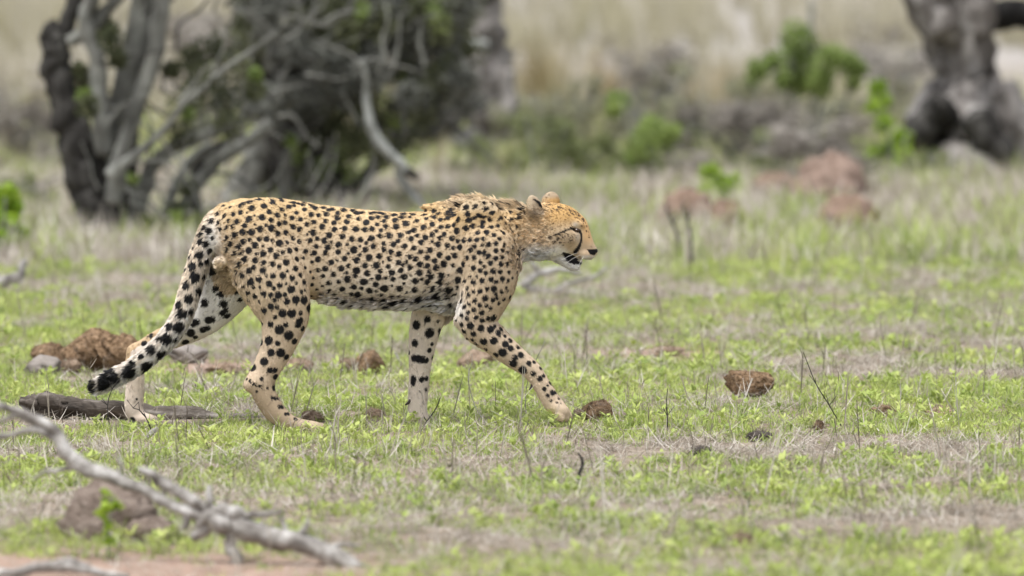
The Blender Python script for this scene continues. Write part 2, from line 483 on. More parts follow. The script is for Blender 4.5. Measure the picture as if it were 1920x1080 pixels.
def grow():
    def go(name, label, cat, vs, x, y, prob, smin, smax, tint, tilt=.15, z=0.0):
        keep = (RNG.random(len(x)) < prob) & clear(x, y)
        x, y, tint = x[keep], y[keep], tint[keep]
        n = len(x)
        P = np.stack([x, y, ground_h(x, y) + z], -1)
        scatter(name, label, cat, vs, P, RNG.uniform(0, 6.283, n), RNG.normal(0, tilt, n), RNG.uniform(smin, smax, n) * scale_noise(x, y), tint)
    rnd = lambda x: RNG.normal(0, .16, len(x))
    Y0, Y1 = 17.8, 35.5
    x, y = field_pts(Y0, Y1, 330); g = greenness(x, y); bm = bare_mask(x, y)
    go('young_grass', 'low bright green young grass covering the soil', 'grass', variant('grass_cover', M_green, v_cover, 10), x, y, sstep(.30, .48, g) * (1 - bm), .55, 1.1, .52 + (g - .5) * 1.1 + rnd(x))
    x, y = field_pts(Y0, Y1, 75); g = greenness(x, y); bm = bare_mask(x, y)
    go('grass_tufts', 'green grass tufts standing among the low growth', 'grass', variant('grass_tuft', M_green, v_tuft, 8), x, y, sstep(.36, .58, g) * (1 - bm) * .8, .45, .95, .5 + (g - .5) + rnd(x))
    x, y = field_pts(Y0, Y1, 120); g = greenness(x, y); bm = bare_mask(x, y)
    go('small_herbs', 'small broad leaved green herbs in the grass', 'herbs', variant('herb', M_green, v_forb, 8), x, y, sstep(.38, .55, g) * (1 - bm) * .8, .6, 1.25, .62 + (g - .5) + rnd(x))
    x, y = field_pts(Y0, Y1, 260); g = greenness(x, y); bm = bare_mask(x, y)
    go('straw_litter', 'grey and straw coloured dead stems lying on the ground', 'litter', variant('litter', M_dry, v_litter, 10), x, y, (1 - sstep(.32, .55, g) * .8) * (1 - bm * .55) * .75, .5, 1.15, .50 + rnd(x) * 1.3, .08)
    x, y = field_pts(Y0, Y1, 70); g = greenness(x, y); bm = bare_mask(x, y)
    go('dead_grass', 'dead grey grass standing in thin tufts', 'grass', variant('dead_grass', M_dry, v_straw, 8), x, y, (1 - sstep(.33, .55, g) * .75) * (1 - bm) * .8, .35, .85, .52 + rnd(x) * 1.3)
    x, y = field_pts(Y0, Y1, 20); g = greenness(x, y)
    go('dry_stalks', 'thin dry twiggy stalks sticking up from the meadow', 'stalks', variant('stalk', M_dry, v_stem, 12), x, y, .8 * (1 - bare_mask(x, y) * .6), .4, 1.1, .42 + rnd(x) * 1.7, .2)
    # behind: coarser, taller, thinning into pale dry grass
    x, y = field_pts(35, 62, 55, 4); g = greenness(x, y)
    go('meadow_grass', 'green grass of the meadow running back behind the cheetah', 'grass', variant('meadow_grass', M_green, v_mid, 8), x, y, sstep(.31, .50, g) * (1 - sstep(46, 60, y) * .85), .8, 1.5, .55 + (g - .5) * .8 + rnd(x))
    x, y = field_pts(35, 64, 60, 4); g = greenness(x, y)
    go('meadow_straw', 'pale dead grass mixed through the meadow behind the cheetah', 'grass', variant('meadow_straw', M_dry, v_mid, 8), x, y, .22 + .6 * (1 - sstep(.36, .58, g)), .7, 1.5, .62 + rnd(x))
    x, y = field_pts(52, 112, 4.5, 10); g = noise2(x, y, 7, 1, 3)
    go('tall_dry_grass', 'tall pale dry grass of the far field', 'grass', variant('tall_grass', M_tall, v_tall, 8), x, y, sstep(.32, .58, g) * .9 * (1 - sstep(62, 112, y) * .8), .35, .9, .6 + (g - .5) + rnd(x), .08)
    x, y = field_pts(42, 56, 9, 5); g = noise2(x, y, 1.6, 3, 3)
    go('scrub_grass', 'knee high straw and olive grass around the background shrubs', 'grass', variant('scrub_grass', leaf_mat('scrub_grass', [(0, (.17, .18, .08)), (.45, (.33, .30, .17)), (1, (.47, .42, .31))], .25, .7), v_tall, 6), x, y, sstep(.42, .6, g) * .8 * sstep(42, 46, y), .22, .55, .5 + RNG.normal(0, .25, len(x)), .1)
# ------------------------------------------------------------------ trees, shrubs, mounds behind the animal
M_bark = noise_mat('grey_bark', [(.3, (.06, .058, .053)), (.5, (.19, .19, .17)), (.72, (.40, .405, .365))], 7, 8, (1, 1, .35), .9, .8, 40, .02)
M_bark_dark = noise_mat('dark_bark', [(.32, (.012, .011, .010)), (.52, (.05, .047, .043)), (.75, (.17, .165, .15))], 8, 8, (1, 1, .3), .9, .9, 40, .02)
M_bark_pale = noise_mat('pale_bark', [(.3, (.13, .13, .12)), (.5, (.29, .30, .28)), (.7, (.46, .47, .44))], 10, 7, (1, 1, .4), .85, .6, 50, .01)
M_bark_right = noise_mat('weathered_bark', [(.3, (.045, .04, .036)), (.5, (.20, .183, .168)), (.72, (.46, .44, .42))], 6, 9, (1.2, 1.2, .3), .9, .9, 25, .03)
M_leaf_dark = leaf_mat('olive_leaves', [(0, (.045, .052, .03)), (.5, (.115, .128, .066)), (1, (.22, .235, .12))], .3, .6, inst=False)
M_leaf_green = leaf_mat('fresh_leaves', [(0, (.13, .18, .055)), (.5, (.25, .335, .095)), (1, (.40, .47, .16))], .4, .55, inst=False)
M_leaf_lime = leaf_mat('lime_leaves', [(0, (.16, .26, .03)), (.5, (.28, .42, .04)), (1, (.42, .55, .08))], .4, .55, inst=False)
M_leaf_grey = leaf_mat('grey_twigs', [(0, (.12, .108, .09)), (.5, (.27, .245, .215)), (1, (.44, .41, .37))], .1, .8, inst=False)
M_leaf_olive = leaf_mat('scrub_leaves', [(0, (.08, .10, .04)), (.5, (.18, .21, .085)), (1, (.30, .33, .15))], .3, .6, inst=False)
M_leaf_wispy = leaf_mat('wispy_scrub', [(0, (.14, .135, .09)), (.5, (.26, .26, .16)), (1, (.40, .40, .27))], .25, .7, inst=False)
M_twig_dark = leaf_mat('dark_twigs', [(0, (.06, .062, .052)), (.5, (.15, .155, .135)), (1, (.29, .295, .26))], .1, .8, inst=False)
M_leaf_brown = leaf_mat('dead_leaves', [(0, (.12, .07, .045)), (.5, (.28, .18, .12)), (1, (.42, .30, .22))], .2, .8, inst=False)
M_mound = noise_mat('red_earth', [(.3, (.13, .088, .065)), (.5, (.235, .165, .125)), (.7, (.35, .265, .21))], 9, 8, (1, 1, 1), .95, 1.0, 30, .03)

def leaves(centres, radii, n, size, seed, flat=.5, aspect=2.2):
    """many small folded leaves in clumps -> MB, tint"""
    rs = np.random.default_rng(seed)
    centres = np.asarray(centres, float); radii = np.asarray(radii, float)
    k = rs.integers(0, len(centres), n)
    v = rs.normal(size=(n, 3)); v /= np.linalg.norm(v, axis=1)[:, None]; v *= (rs.random(n) ** .45)[:, None]
    C = centres[k] + v * radii[k] * (1 if radii.ndim == 2 else 1) if radii.ndim == 2 else centres[k] + v * radii[k][:, None]
    a = rs.normal(size=(n, 3)); a[:, 2] *= flat; a /= np.linalg.norm(a, axis=1)[:, None]
    b = np.cross(a, rs.normal(size=(n, 3))); b /= np.linalg.norm(b, axis=1)[:, None]
    L = size * rs.uniform(.6, 1.4, n); W = L / aspect
    up = np.cross(a, b) * (W * .25)[:, None]
    V = np.empty((n, 4, 3))
    V[:, 0] = C - a * (L / 2)[:, None]; V[:, 1] = C + b * (W / 2)[:, None] + up; V[:, 2] = C + a * (L / 2)[:, None]; V[:, 3] = C - b * (W / 2)[:, None] + up
    F = np.arange(n)[:, None] * 4
    T = np.vstack([np.hstack([F, F + 1, F + 2]), np.hstack([F, F + 2, F + 3])])
    clump = rs.normal(0, .16, len(centres))[k]
    tint = np.clip(.5 + clump + rs.normal(0, .14, n), 0, 1)
    mb = MB(); mb.add(V.reshape(-1, 3), T); 
    return mb, np.repeat(tint, 4)

def leaf_part(name, parent, mat, origin, *a, **k):
    mb, t = leaves(*a, **k); me = mb.mesh(name, mat, origin); float_attr(me, 'tint', t); o = link(name, me, parent); return o

def pxpath(pts, Y, dY=0.0, seed=0, per=7):
    """control points px, py, radius px (+ optional depth shift) at depth Y -> path, radii"""
    C = np.array([(p[0], p[1], p[2], (p[3] if len(p) > 3 else 0)) for p in pts], float)
    C = catmull(C, per)
    W = np.array([at_depth(c[0], c[1], Y + c[3]) for c in C]); R = np.maximum(C[:, 2], .6) / px_per_m(Y)
    return W, R

def limb_part(name, parent, mat, origin, pts, Y, seg=12, rough=.12, lobes=.08, seed=0, gnarl=.15):
    pts = list(pts)
    if pts[-1][1] < 0 and name in ('limb', 'trunk'):      # carry the limb on above the frame
        a, b = pts[-2], pts[-1]; rr = random.Random(seed); dx = (b[0] - a[0]); e = list(b)
        for k in range(4):
            e = [e[0] + dx * .8 + rr.uniform(-25, 25), e[1] - 75, e[2] * .78] + e[3:]; pts.append(tuple(e))
    mb = MB(); W, R = pxpath(pts, Y); tube(mb, W, R, seg, rough, seed, lobes, gnarl=gnarl)
    return link(name, mb.mesh(name, mat, origin), parent)

def px_clump(lst, Y, seed=0, spread=.35):
    """leaf clumps: px, py, radius px -> centres, radii (m)"""
    rs = np.random.default_rng(seed); c = []; r = []
    for px, py, rad in lst:
        dy = rs.uniform(-spread, spread); c.append(at_depth(px, py, Y + dy)); r.append(rad / px_per_m(Y))
    return np.array(c), np.array(r)

def base_of(px, py):
    g = ground_pt(px, py); return np.array([g[0], g[1], 0.0])

# ---- several-stemmed tree with the blackened broken trunk
def left_tree():
    B = base_of(205, 445); Y = B[1]
    t = thing('tree', 'several stemmed grey tree with a blackened broken trunk, behind the tail', 'tree', B, 'trees behind the cheetah')
    limb_part('trunk', t, M_bark_dark, B, [(190, 462, 38), (186, 430, 34), (170, 370, 36), (158, 310, 38), (138, 250, 34), (118, 190, 29), (105, 130, 25), (102, 95, 27), (104, 62, 26), (112, 46, 15)], Y, 16, .22, .12, 1)
    limb_part('limb', t, M_bark_dark, B, [(122, 78, 15), (128, 40, 16), (140, 0, 15), (150, -60, 13)], Y, 10, seed=2)
    limb_part('limb', t, M_bark, B, [(205, 450, 22), (200, 400, 26), (195, 340, 32), (205, 270, 30), (225, 200, 26), (240, 140, 24), (255, 70, 24), (268, 0, 22), (275, -70, 20)], Y + .15, 12, seed=3)
    limb_part('limb', t, M_bark, B, [(196, 290, 18), (188, 220, 18), (184, 160, 17), (178, 100, 15), (160, 40, 14), (172, 0, 14), (190, -60, 12)], Y - .1, 12, seed=4)
    limb_part('limb', t, M_bark, B, [(128, 78, 11), (150, 65, 13), (175, 45, 14), (200, 18, 12), (228, -10, 10), (250, -40, 8)], Y - .05, 10, seed=5)
    limb_part('limb', t, M_bark, B, [(210, 380, 18), (220, 320, 17), (240, 250, 15), (262, 180, 15), (285, 120, 15), (298, 60, 16), (305, 0, 16), (312, -60, 14)], Y - .2, 12, seed=6)
    limb_part('limb', t, M_bark, B, [(205, 330, 14), (230, 308, 10), (270, 280, 8), (310, 240, 6.5), (345, 195, 6), (390, 155, 5.5), (435, 120, 5), (480, 90, 4.5), (520, 60, 4)], Y - .4, 10, seed=7)
    limb_part('limb', t, M_bark, B, [(250, 440, 16), (262, 380, 16), (280, 320, 15), (310, 285, 13), (360, 262, 12), (420, 240, 11), (480, 205, 10)], Y + .3, 10, seed=8)
    limb_part('limb', t, M_bark_dark, B, [(232, 445, 14), (240, 380, 12), (250, 300, 11), (252, 230, 10), (268, 150, 9), (255, 60, 8)], Y + .5, 10, seed=9)
    limb_part('limb', t, M_bark, B, [(330, 450, 15), (345, 390, 14), (372, 340, 14), (420, 290, 13), (470, 262, 12), (505, 230, 12)], Y + .6, 10, seed=10)
    limb_part('limb', t, M_bark, B, [(300, 450, 12), (320, 370, 11), (350, 310, 10), (395, 270, 9)], Y + .7, 10, seed=11)
    limb_part('limb', t, M_bark_dark, B, [(362, 455, 13), (372, 400, 12), (362, 340, 11), (390, 290, 10), (450, 255, 9)], Y + .8, 10, seed=12)
    c, r = px_clump([(208, 75, 26), (220, 110, 18), (200, 50, 18), (155, 160, 20), (165, 200, 22), (150, 130, 14), (350, 200, 36), (380, 150, 34), (340, 250, 26), (420, 180, 34), (430, 230, 30), (360, 110, 26), (400, 90, 30), (445, 130, 30), (470, 170, 26), (320, 130, 18), (330, 400, 22), (385, 420, 24), (300, 430, 24), (350, 350, 16), (270, 420, 16)], Y, 3, .5)
    leaf_part('crown', t, M_leaf_dark, B, c, r * 1.15, 5200, .034, 5)
    c, r = px_clump([(205, 70, 20), (160, 180, 18), (385, 425, 20), (330, 410, 16), (355, 215, 16), (250, 335, 10), (480, 140, 14)], Y - .2, 4, .3)
    leaf_part('crown', t, M_leaf_green, B, c, r, 420, .045, 6)
    rq = random.Random(2)
    c, r = px_clump([(rq.uniform(40, 420), rq.uniform(-420, -90), rq.uniform(28, 55)) for _ in range(60)], Y, 13, .9)
    leaf_part('crown', t, M_leaf_dark, B, c, r, 9000, .05, 14)
left_tree()

def tangle(tree, Yc, x0, x1, y0, y1, n, seed, mat, lean=0.0, r0=(1.6, 3.4)):
    """fine crooked side branches"""
    rr = random.Random(seed); B = np.array(tree.location)
    for k in range(n):
        x = rr.uniform(x0, x1); y = rr.uniform(y0, y1); a = rr.gauss(lean, .75); L = rr.uniform(60, 190); r = rr.uniform(*r0)
        p = [(x, y, r)]; z = rr.uniform(-.7, .5)
        for q in range(4):
            a += rr.gauss(0, .35); x += math.sin(a) * L / 4; y -= math.cos(a) * L / 4; p.append((x, y, r * (1 - .18 * q)))
        limb_part('branch', tree, mat, B, [(*q, z) for q in p], Yc, 6, .1, 0, seed * 100 + k, .5)
_lt = [o for o in bpy.data.objects if o.get('category') == 'tree'][0]
tangle(_lt, _lt.location[1], 150, 460, 120, 430, 46, 5, M_bark, .35)
tangle(_lt, _lt.location[1] + .4, 100, 420, 0, 250, 26, 6, M_bark_dark, .2)

# ---- stout dark tree behind the rump
def mid_tree():
    B = base_of(590, 398); Y = B[1]
    t = thing('tree', 'stout dark tree with dense olive crown, behind the cheetah back', 'tree', B, 'trees behind the cheetah')
    limb_part('trunk', t, M_bark_dark, B, [(590, 410, 66), (588, 370, 60), (580, 320, 54), (570, 260, 54), (560, 200, 58), (545, 150, 62), (535, 110, 56), (530, 70, 46)], Y, 18, .25, .16, 21)
    limb_part('limb', t, M_bark, B, [(520, 130, 30), (505, 80, 30), (490, 30, 28), (470, -40, 24)], Y - .1, 12, seed=22)
    limb_part('limb', t, M_bark, B, [(560, 120, 34), (590, 70, 34), (620, 30, 32), (650, -40, 28)], Y - .2, 12, .2, .12, seed=23)
    limb_part('limb', t, M_bark_dark, B, [(590, 150, 30), (640, 110, 30), (690, 80, 28), (740, 55, 26), (800, 30, 22), (860, 8, 18), (920, -12, 14)], Y - .1, 12, .2, seed=24)
    limb_part('limb', t, M_bark, B, [(600, 100, 22), (660, 50, 22), (710, 20, 20), (760, -30, 18)], Y - .4, 12, seed=25)
    limb_part('limb', t, M_bark, B, [(520, 110, 16), (470, 70, 15), (450, 20, 14), (440, -40, 12)], Y - .3, 10, seed=26)
    limb_part('limb', t, M_bark, B, [(430, 420, 34), (455, 360, 32), (480, 310, 30), (505, 260, 28), (530, 210, 26)], Y + .2, 14, .12, .06, seed=27)
    limb_part('limb', t, M_bark_dark, B, [(470, 400, 26), (500, 340, 24), (530, 290, 24), (555, 250, 22)], Y + .5, 12, seed=28)
    limb_part('limb', t, M_bark, B, [(530, 400, 14), (532, 350, 13), (540, 300, 12), (565, 250, 10)], Y - .5, 10, seed=29)
    limb_part('limb', t, M_bark_dark, B, [(640, 390, 16), (668, 350, 12), (700, 300, 10), (700, 250, 9), (690, 200, 8)], Y + .1, 10, seed=30)
    limb_part('limb', t, M_bark, B, [(660, 395, 7), (690, 340, 7), (715, 300, 6), (725, 250, 5)], Y - .3, 8, seed=31)
    cl = []
    rs = random.Random(4)
    for k in range(130):
        x = rs.uniform(590, 880); y = rs.uniform(-40, 300)
        if y > 330 - (x - 560) * .55 + 60 or (x > 790 and y > 170): continue
        cl.append((x, y, rs.uniform(18, 40)))
    for k in range(26): cl.append((rs.uniform(440, 650), rs.uniform(-50, 110), rs.uniform(18, 34)))
    for k in range(16): cl.append((rs.uniform(530, 670), rs.uniform(240, 345), rs.uniform(16, 30)))
    for k in range(90): cl.append((rs.uniform(430, 960), rs.uniform(-430, -40), rs.uniform(26, 52)))
    c, r = px_clump(cl, Y, 7, .8)
    leaf_part('crown', t, M_leaf_dark, B, c, r * 1.15, 30000, .036, 8)
    c, r = px_clump([(760, 150, 26), (820, 40, 30), (560, 290, 24), (610, 310, 26), (660, 330, 22), (740, 230, 20), (500, 165, 16), (840, 120, 22), (680, 20, 20), (545, 265, 16), (640, 280, 18), (820, 10, 24)], Y - .6, 9, .4)
    leaf_part('crown', t, M_leaf_green, B, c, r, 500, .042, 10)
    c, r = px_clump([(rs.uniform(450, 880), rs.uniform(-40, 230), rs.uniform(26, 46)) for _ in range(70)], Y, 11, .8)
    leaf_part('twigs', t, M_twig_dark, B, c, r, 12000, .13, 12, aspect=12)
mid_tree()

_mt = [o for o in bpy.data.objects if o.get('category') == 'tree' and 'stout' in o['label']][0]
tangle(_mt, _mt.location[1] - .3, 470, 820, 20, 260, 60, 7, M_bark, .5, (2, 5))
tangle(_mt, _mt.location[1] - .2, 430, 680, 240, 400, 26, 8, M_bark, .3)
def pale_branch():
    B = base_of(800, 412); Y = B[1]
    t = thing('dead_branch', 'pale grey broken branch leaning down from the dark tree', 'branch', B)
    limb_part('stem', t, M_bark_pale, B, [(680, 110, 4), (686, 160, 6), (690, 205, 8), (700, 250, 10.5), (722, 278, 10.5), (745, 300, 10), (765, 322, 10)], Y, 12, .12, .06, 41, .25)
    limb_part('stem', t, M_bark_pale, B, [(748, 303, 9), (752, 335, 9), (770, 362, 9), (790, 390, 9), (806, 420, 8)], Y + .02, 10, .12, .06, 42, .25)
    limb_part('stub', t, M_bark_dark, B, [(762, 320, 9), (778, 330, 8), (783, 334, 6)], Y - .02, 8, seed=43)
    limb_part('twig', t, M_bark, B, [(700, 250, 6), (703, 300, 5), (690, 345, 5), (665, 385, 4)], Y + .05, 8, seed=44)
pale_branch()

def far_trunk():
    B = base_of(920, 292); Y = B[1]
    t = thing('tree', 'pale weathered far trunk standing behind the dark tree crown', 'tree', B, 'trees behind the cheetah')
    limb_part('trunk', t, M_bark_right, B, [(925, 300, 52), (922, 240, 46), (915, 180, 48), (912, 120, 44), (908, 60, 36), (905, 0, 32), (903, -70, 28)], Y, 16, .2, .12, 51)
    limb_part('limb', t, M_bark_pale, B, [(850, 85, 10), (880, 84, 13), (915, 86, 11)], Y - .45, 10, seed=52)
    limb_part('limb', t, M_bark_right, B, [(930, 230, 22), (955, 200, 18), (948, 130, 14)], Y - .2, 10, seed=53)
    t2B = base_of(820, 300)
    l = thing('fallen_log', 'dark brown fallen log lying behind the pale broken branch', 'log', t2B)
    limb_part('stem', l, M_bark_dark, t2B, [(700, 272, 20), (770, 262, 28), (820, 235, 24), (870, 205, 18), (910, 190, 12)], t2B[1] - .1, 12, .2, .1, 54)
    limb_part('stub', l, M_bark_right, t2B, [(770, 300, 34), (810, 285, 30), (860, 270, 26), (905, 262, 22)], t2B[1], 12, .2, .1, 55)
far_trunk()

M_black = noise_mat('black_bark', [(.35, (.006, .006, .006)), (.7, (.035, .033, .031))], 8, 6, (1, 1, .3), .9, .6, 40, .01)  # near-black bark for the level limb of the gnarled tree
def right_tree():
    B = base_of(1810, 334); Y = B[1]
    t = thing('tree', 'big grey gnarled tree with flaring dark base and roots', 'tree', B, 'trees behind the cheetah')
    limb_part('trunk', t, M_bark_right, B, [(1822, 352, 150), (1820, 310, 132), (1816, 260, 110), (1815, 220, 90), (1818, 180, 70), (1815, 130, 53), (1806, 90, 55), (1790, 40, 62), (1775, 0, 70), (1760, -70, 74)], Y, 26, .22, .09, 61)
    limb_part('root', t, M_bark_dark, B, [(1780, 190, 36), (1750, 225, 34), (1722, 245, 30), (1705, 262, 20)], Y - .35, 12, .3, seed=62)
    limb_part('root', t, M_bark_right, B, [(1870, 170, 30), (1890, 220, 30), (1915, 270, 28), (1945, 320, 24)], Y - .3, 12, .25, seed=63)
    limb_part('root', t, M_bark_dark, B, [(1830, 210, 34), (1850, 260, 32), (1872, 295, 26), (1880, 325, 20)], Y - .5, 12, .25, seed=64)
    limb_part('root', t, M_bark_dark, B, [(1760, 260, 40), (1750, 300, 44), (1745, 335, 38)], Y - .25, 12, .25, seed=65)
    limb_part('limb', t, M_bark_dark, B, [(1790, 28, 36), (1850, 26, 30), (1900, 26, 27), (1960, 30, 26), (2040, 36, 24)], Y - .1, 14, .15, seed=66).data.materials[0] = M_black
    limb_part('limb', t, M_bark_right, B, [(1770, 60, 34), (1735, 15, 32), (1705, -40, 28)], Y - .2, 12, .2, seed=67)
    limb_part('limb', t, M_bark_right, B, [(1830, 60, 30), (1836, 0, 30), (1840, -60, 28)], Y - .45, 12, .2, seed=68)
right_tree()

# ---- shrubs: stems and foliage
def shrub(name, label, base, Y_off, stems, clumps, mat, n, size, seed, group=None, stem_mat=None, cat='shrub', aspect=2.2, spread=.3):
    B = base_of(*base); Y = B[1] + Y_off
    t = thing(name, label, cat, B, group)
    for k, st in enumerate(stems): limb_part('stem', t, stem_mat or M_bark, B, st, Y, 7, .1, .03, seed * 31 + k, .3)
    c, r = px_clump(clumps, Y, seed, spread)
    leaf_part('foliage', t, mat, B, c, r, n, size, seed + 1, aspect=aspect)
    return t
SG = 'shrubs in front of the far field'
shrub('shrub', 'bright green leafy shrub on bare grey stems, left of the gnarled tree', (1490, 310), 0,
      [[(1490, 315, 6), (1485, 240, 5), (1480, 160, 4), (1490, 80, 3)], [(1500, 315, 6), (1530, 240, 5), (1545, 160, 4), (1560, 90, 3)], [(1470, 315, 5), (1440, 240, 4), (1415, 170, 3)], [(1510, 315, 4), (1570, 230, 4), (1600, 140, 3)], [(1520, 0, 5), (1522, 60, 5), (1525, 150, 5), (1510, 260, 6)]],
      [(1490, 65, 32), (1510, 90, 34), (1480, 105, 32), (1500, 130, 34), (1540, 135, 36), (1560, 105, 28), (1590, 120, 26), (1535, 160, 26), (1610, 130, 18), (1420, 130, 24), (1405, 160, 16), (1445, 115, 18), (1470, 150, 20), (1500, 160, 24), (1600, 155, 16)], M_leaf_green, 4200, .042, 71, SG)
shrub('shrub', 'vivid green low shrub in the grass between cheetah and far field', (1200, 345), 0,
      [[(1200, 348, 4), (1190, 290, 3), (1165, 190, 2)], [(1205, 348, 4), (1215, 290, 3), (1225, 220, 2)]],
      [(1160, 190, 24), (1150, 205, 18), (1220, 245, 32), (1205, 270, 34), (1235, 265, 28), (1210, 310, 30), (1185, 300, 24), (1260, 250, 20), (1230, 320, 20), (1195, 330, 20)], M_leaf_green, 2400, .04, 72, SG)
shrub('shrub', 'yellow green upright shrub touching the base of the gnarled tree', (1672, 345), 0,
      [[(1672, 348, 4), (1668, 270, 3), (1650, 170, 2)], [(1680, 348, 4), (1690, 300, 3), (1700, 250, 2)]],
      [(1645, 165, 18), (1640, 200, 18), (1655, 230, 18), (1690, 260, 20), (1695, 295, 22), (1680, 320, 18), (1640, 290, 18), (1630, 310, 16), (1660, 190, 12), (1665, 280, 16)], M_leaf_lime, 900, .055, 73, SG)
shrub('shrub', 'grey green low bush at the foot of the pale far trunk', (1010, 350), 0,
      [[(1010, 352, 4), (1000, 290, 3), (985, 220, 2)], [(1030, 352, 4), (1045, 290, 3), (1060, 240, 2)]],
      [(985, 230, 30), (1030, 240, 30), (1060, 250, 28), (1000, 280, 36), (1050, 290, 36), (1090, 285, 30), (970, 300, 26), (1110, 320, 24), (1040, 330, 26), (1130, 270, 22)], M_leaf_olive, 2200, .035, 74, SG)
shrub('shrub', 'pale lime herb clump beside the reddish mounds', (1350, 392), 0, [[(1340, 395, 3), (1335, 350, 2), (1330, 310, 2)]],
      [(1330, 322, 20), (1350, 345, 26), (1375, 340, 20), (1325, 360, 24), (1365, 370, 24), (1310, 375, 18)], M_leaf_lime, 500, .045, 75, SG)
shrub('shrub', 'large leafed lime sapling beside the blackened trunk', (8, 478), 0, [[(5, 480, 4), (8, 430, 3), (10, 370, 2)], [(15, 480, 3), (25, 440, 2)]],
      [(5, 365, 22), (20, 385, 18), (12, 410, 22), (32, 440, 16), (5, 445, 20), (-30, 400, 26), (-25, 440, 24)], M_leaf_lime, 240, .085, 76, SG, aspect=1.6)
BG = 'bare grey bushes'
rs_ = random.Random(9)
def bare_bush(label, base, x0, x1, y0, y1, n, seed, mat=M_leaf_grey, size=.26):
    r = random.Random(seed); B = base_of(*base)
    st = [[(base[0] + r.uniform(-20, 20), base[1] + 4, 3.5), ((base[0] + x0) / 2 + r.uniform(0, (x1 - x0) / 2), (base[1] + y0) / 2, 2.6), (r.uniform(x0, x1), r.uniform(y0, (y0 + y1) / 2), 1.6)] for _ in range(9)]
    cl = [(r.uniform(x0, x1), r.uniform(y0, y1), r.uniform(20, 38)) for _ in range(22)]
    shrub('bush', label, base, 0, st, cl, mat, n, size, seed, BG, M_bark, 'bush', 26, .4)
bare_bush('bare grey twiggy bush under the bright green shrub', (1390, 335), 1270, 1500, 190, 320, 1100, 81)
bare_bush('bare brownish twiggy bush beside the tall golden grass', (1200, 250), 1120, 1290, 90, 230, 700, 82)
bare_bush('bare grey bush in front of the gnarled tree shrub, over the pink mound', (1560, 365), 1470, 1620, 220, 360, 900, 83)
bare_bush('bare purple grey bush beyond the blackened trunk', (40, 330), -40, 110, 150, 320, 900, 84)
bare_bush('bare grey thicket between the two near trees', (390, 300), 310, 480, 0, 200, 900, 85)
_sc = [(1010, 300, 'low olive scrub bush beneath the golden tussock'), (1095, 345, 'olive scrub bush left of the vivid low shrub'), (1265, 335, 'olive scrub bush right of the vivid low shrub'), (1320, 300, 'dull olive scrub bush behind the lime herb clump'),
       (1430, 350, 'olive scrub bush in front of the bare grey bush'), (1600, 330, 'olive scrub bush left of the yellow green upright shrub'), (1180, 290, 'dull scrub bush behind the vivid low shrub'), (1720, 350, 'low olive scrub at the dark roots of the gnarled tree'),
       (890, 345, 'olive scrub bush in front of the dark fallen log'), (60, 400, 'olive scrub bush left of the blackened trunk')]
for _i, (_x, _y, _l) in enumerate(_sc):
    _q = random.Random(_i + 50); _h = _q.uniform(60, 105); _w = _q.uniform(45, 80)
    shrub('scrub_bush', _l, (_x, _y), 0, [[(_x + _q.uniform(-8, 8), _y + 3, 2.4), (_x + _q.uniform(-_w, _w) * .5, _y - _h * .5, 1.8), (_x + _q.uniform(-_w, _w), _y - _h, 1.2)] for _ in range(7)],
          [(_x + _q.gauss(0, _w * .55), _y - _q.uniform(.12, 1) * _h, _q.uniform(12, 24)) for _ in range(16)], M_leaf_olive, 700, .032, 120 + _i, 'olive scrub bushes', M_bark, 'bush', spread=.4)
_q = random.Random(77)
for _i in range(16):
    _x = 965 + _i * 47 + _q.uniform(-14, 14); _y = _q.uniform(255, 335); _h = _q.uniform(85, 170); _w = _q.uniform(35, 65)
    shrub('scrub_bush', 'wispy grey green scrub in the thicket before the far field', (_x, _y), 0, [[(_x + _q.uniform(-8, 8), _y + 3, 2.0), (_x + _q.uniform(-_w, _w) * .5, _y - _h * .5, 1.6), (_x + _q.uniform(-_w, _w), _y - _h, 1.0)] for _ in range(10)],
          [(_x + _q.gauss(0, _w * .6), _y - _q.uniform(.1, 1) * _h, _q.uniform(14, 26)) for _ in range(14)], M_leaf_wispy, 1000, .06, 160 + _i, 'wispy scrub of the thicket', M_bark, 'bush', aspect=6, spread=.4)
bare_bush('bare leaning bush behind the gnarled tree limb', (1680, 250), 1600, 1760, 60, 240, 600, 86)

# tall tufts with their own place in the picture
M_gold = leaf_mat('golden_grass', [(0, (.22, .18, .08)), (.5, (.37, .30, .16)), (1, (.50, .44, .28))], .25, .7, inst=False)
def tall_tuft(label, base, x0, x1, ytop, n, seed, mat, lean=0):
    B = base_of(*base); Y = B[1]; rs = np.random.default_rng(seed); mb = MB(); tint = []
    s = 1 / px_per_m(Y)
    for k in range(n):
        bx = base[0] + rs.normal() * (x1 - x0) * .16; L = (base[1] - ytop) * s * rs.uniform(.55, 1.05)
        p = base_of(bx, base[1]); p[1] += rs.normal() * .12
        tgt = rs.uniform(x0, x1); a = math.atan2((tgt - bx) * s, L)
        blade(mb, (p[0], p[1], -.01), (0 if a > 0 else math.pi) + rs.normal() * .9, abs(a) * .7, L, rs.uniform(.007, .013), abs(a) * .7 + .1, 5, .001)
        tint += [rs.random()] * 12
    t = thing('grass_tussock', label, 'grass', B, 'grass tussocks')
    me = mb.mesh('blades', mat, B); float_attr(me, 'tint', np.array(tint)); o = link('blades', me, t); o['kind'] = 'stuff'
tall_tuft('tall golden dry grass tussock beside the pale far trunk', (1020, 235), 950, 1090, 55, 240, 91, M_gold)
tall_tuft('pale straw tussock right of the golden tussock', (1130, 225), 1070, 1210, 70, 160, 92, M_tall)
tall_tuft('thin pale tussock in front of the bright green shrub', (1330, 230), 1260, 1400, 90, 150, 93, M_tall)
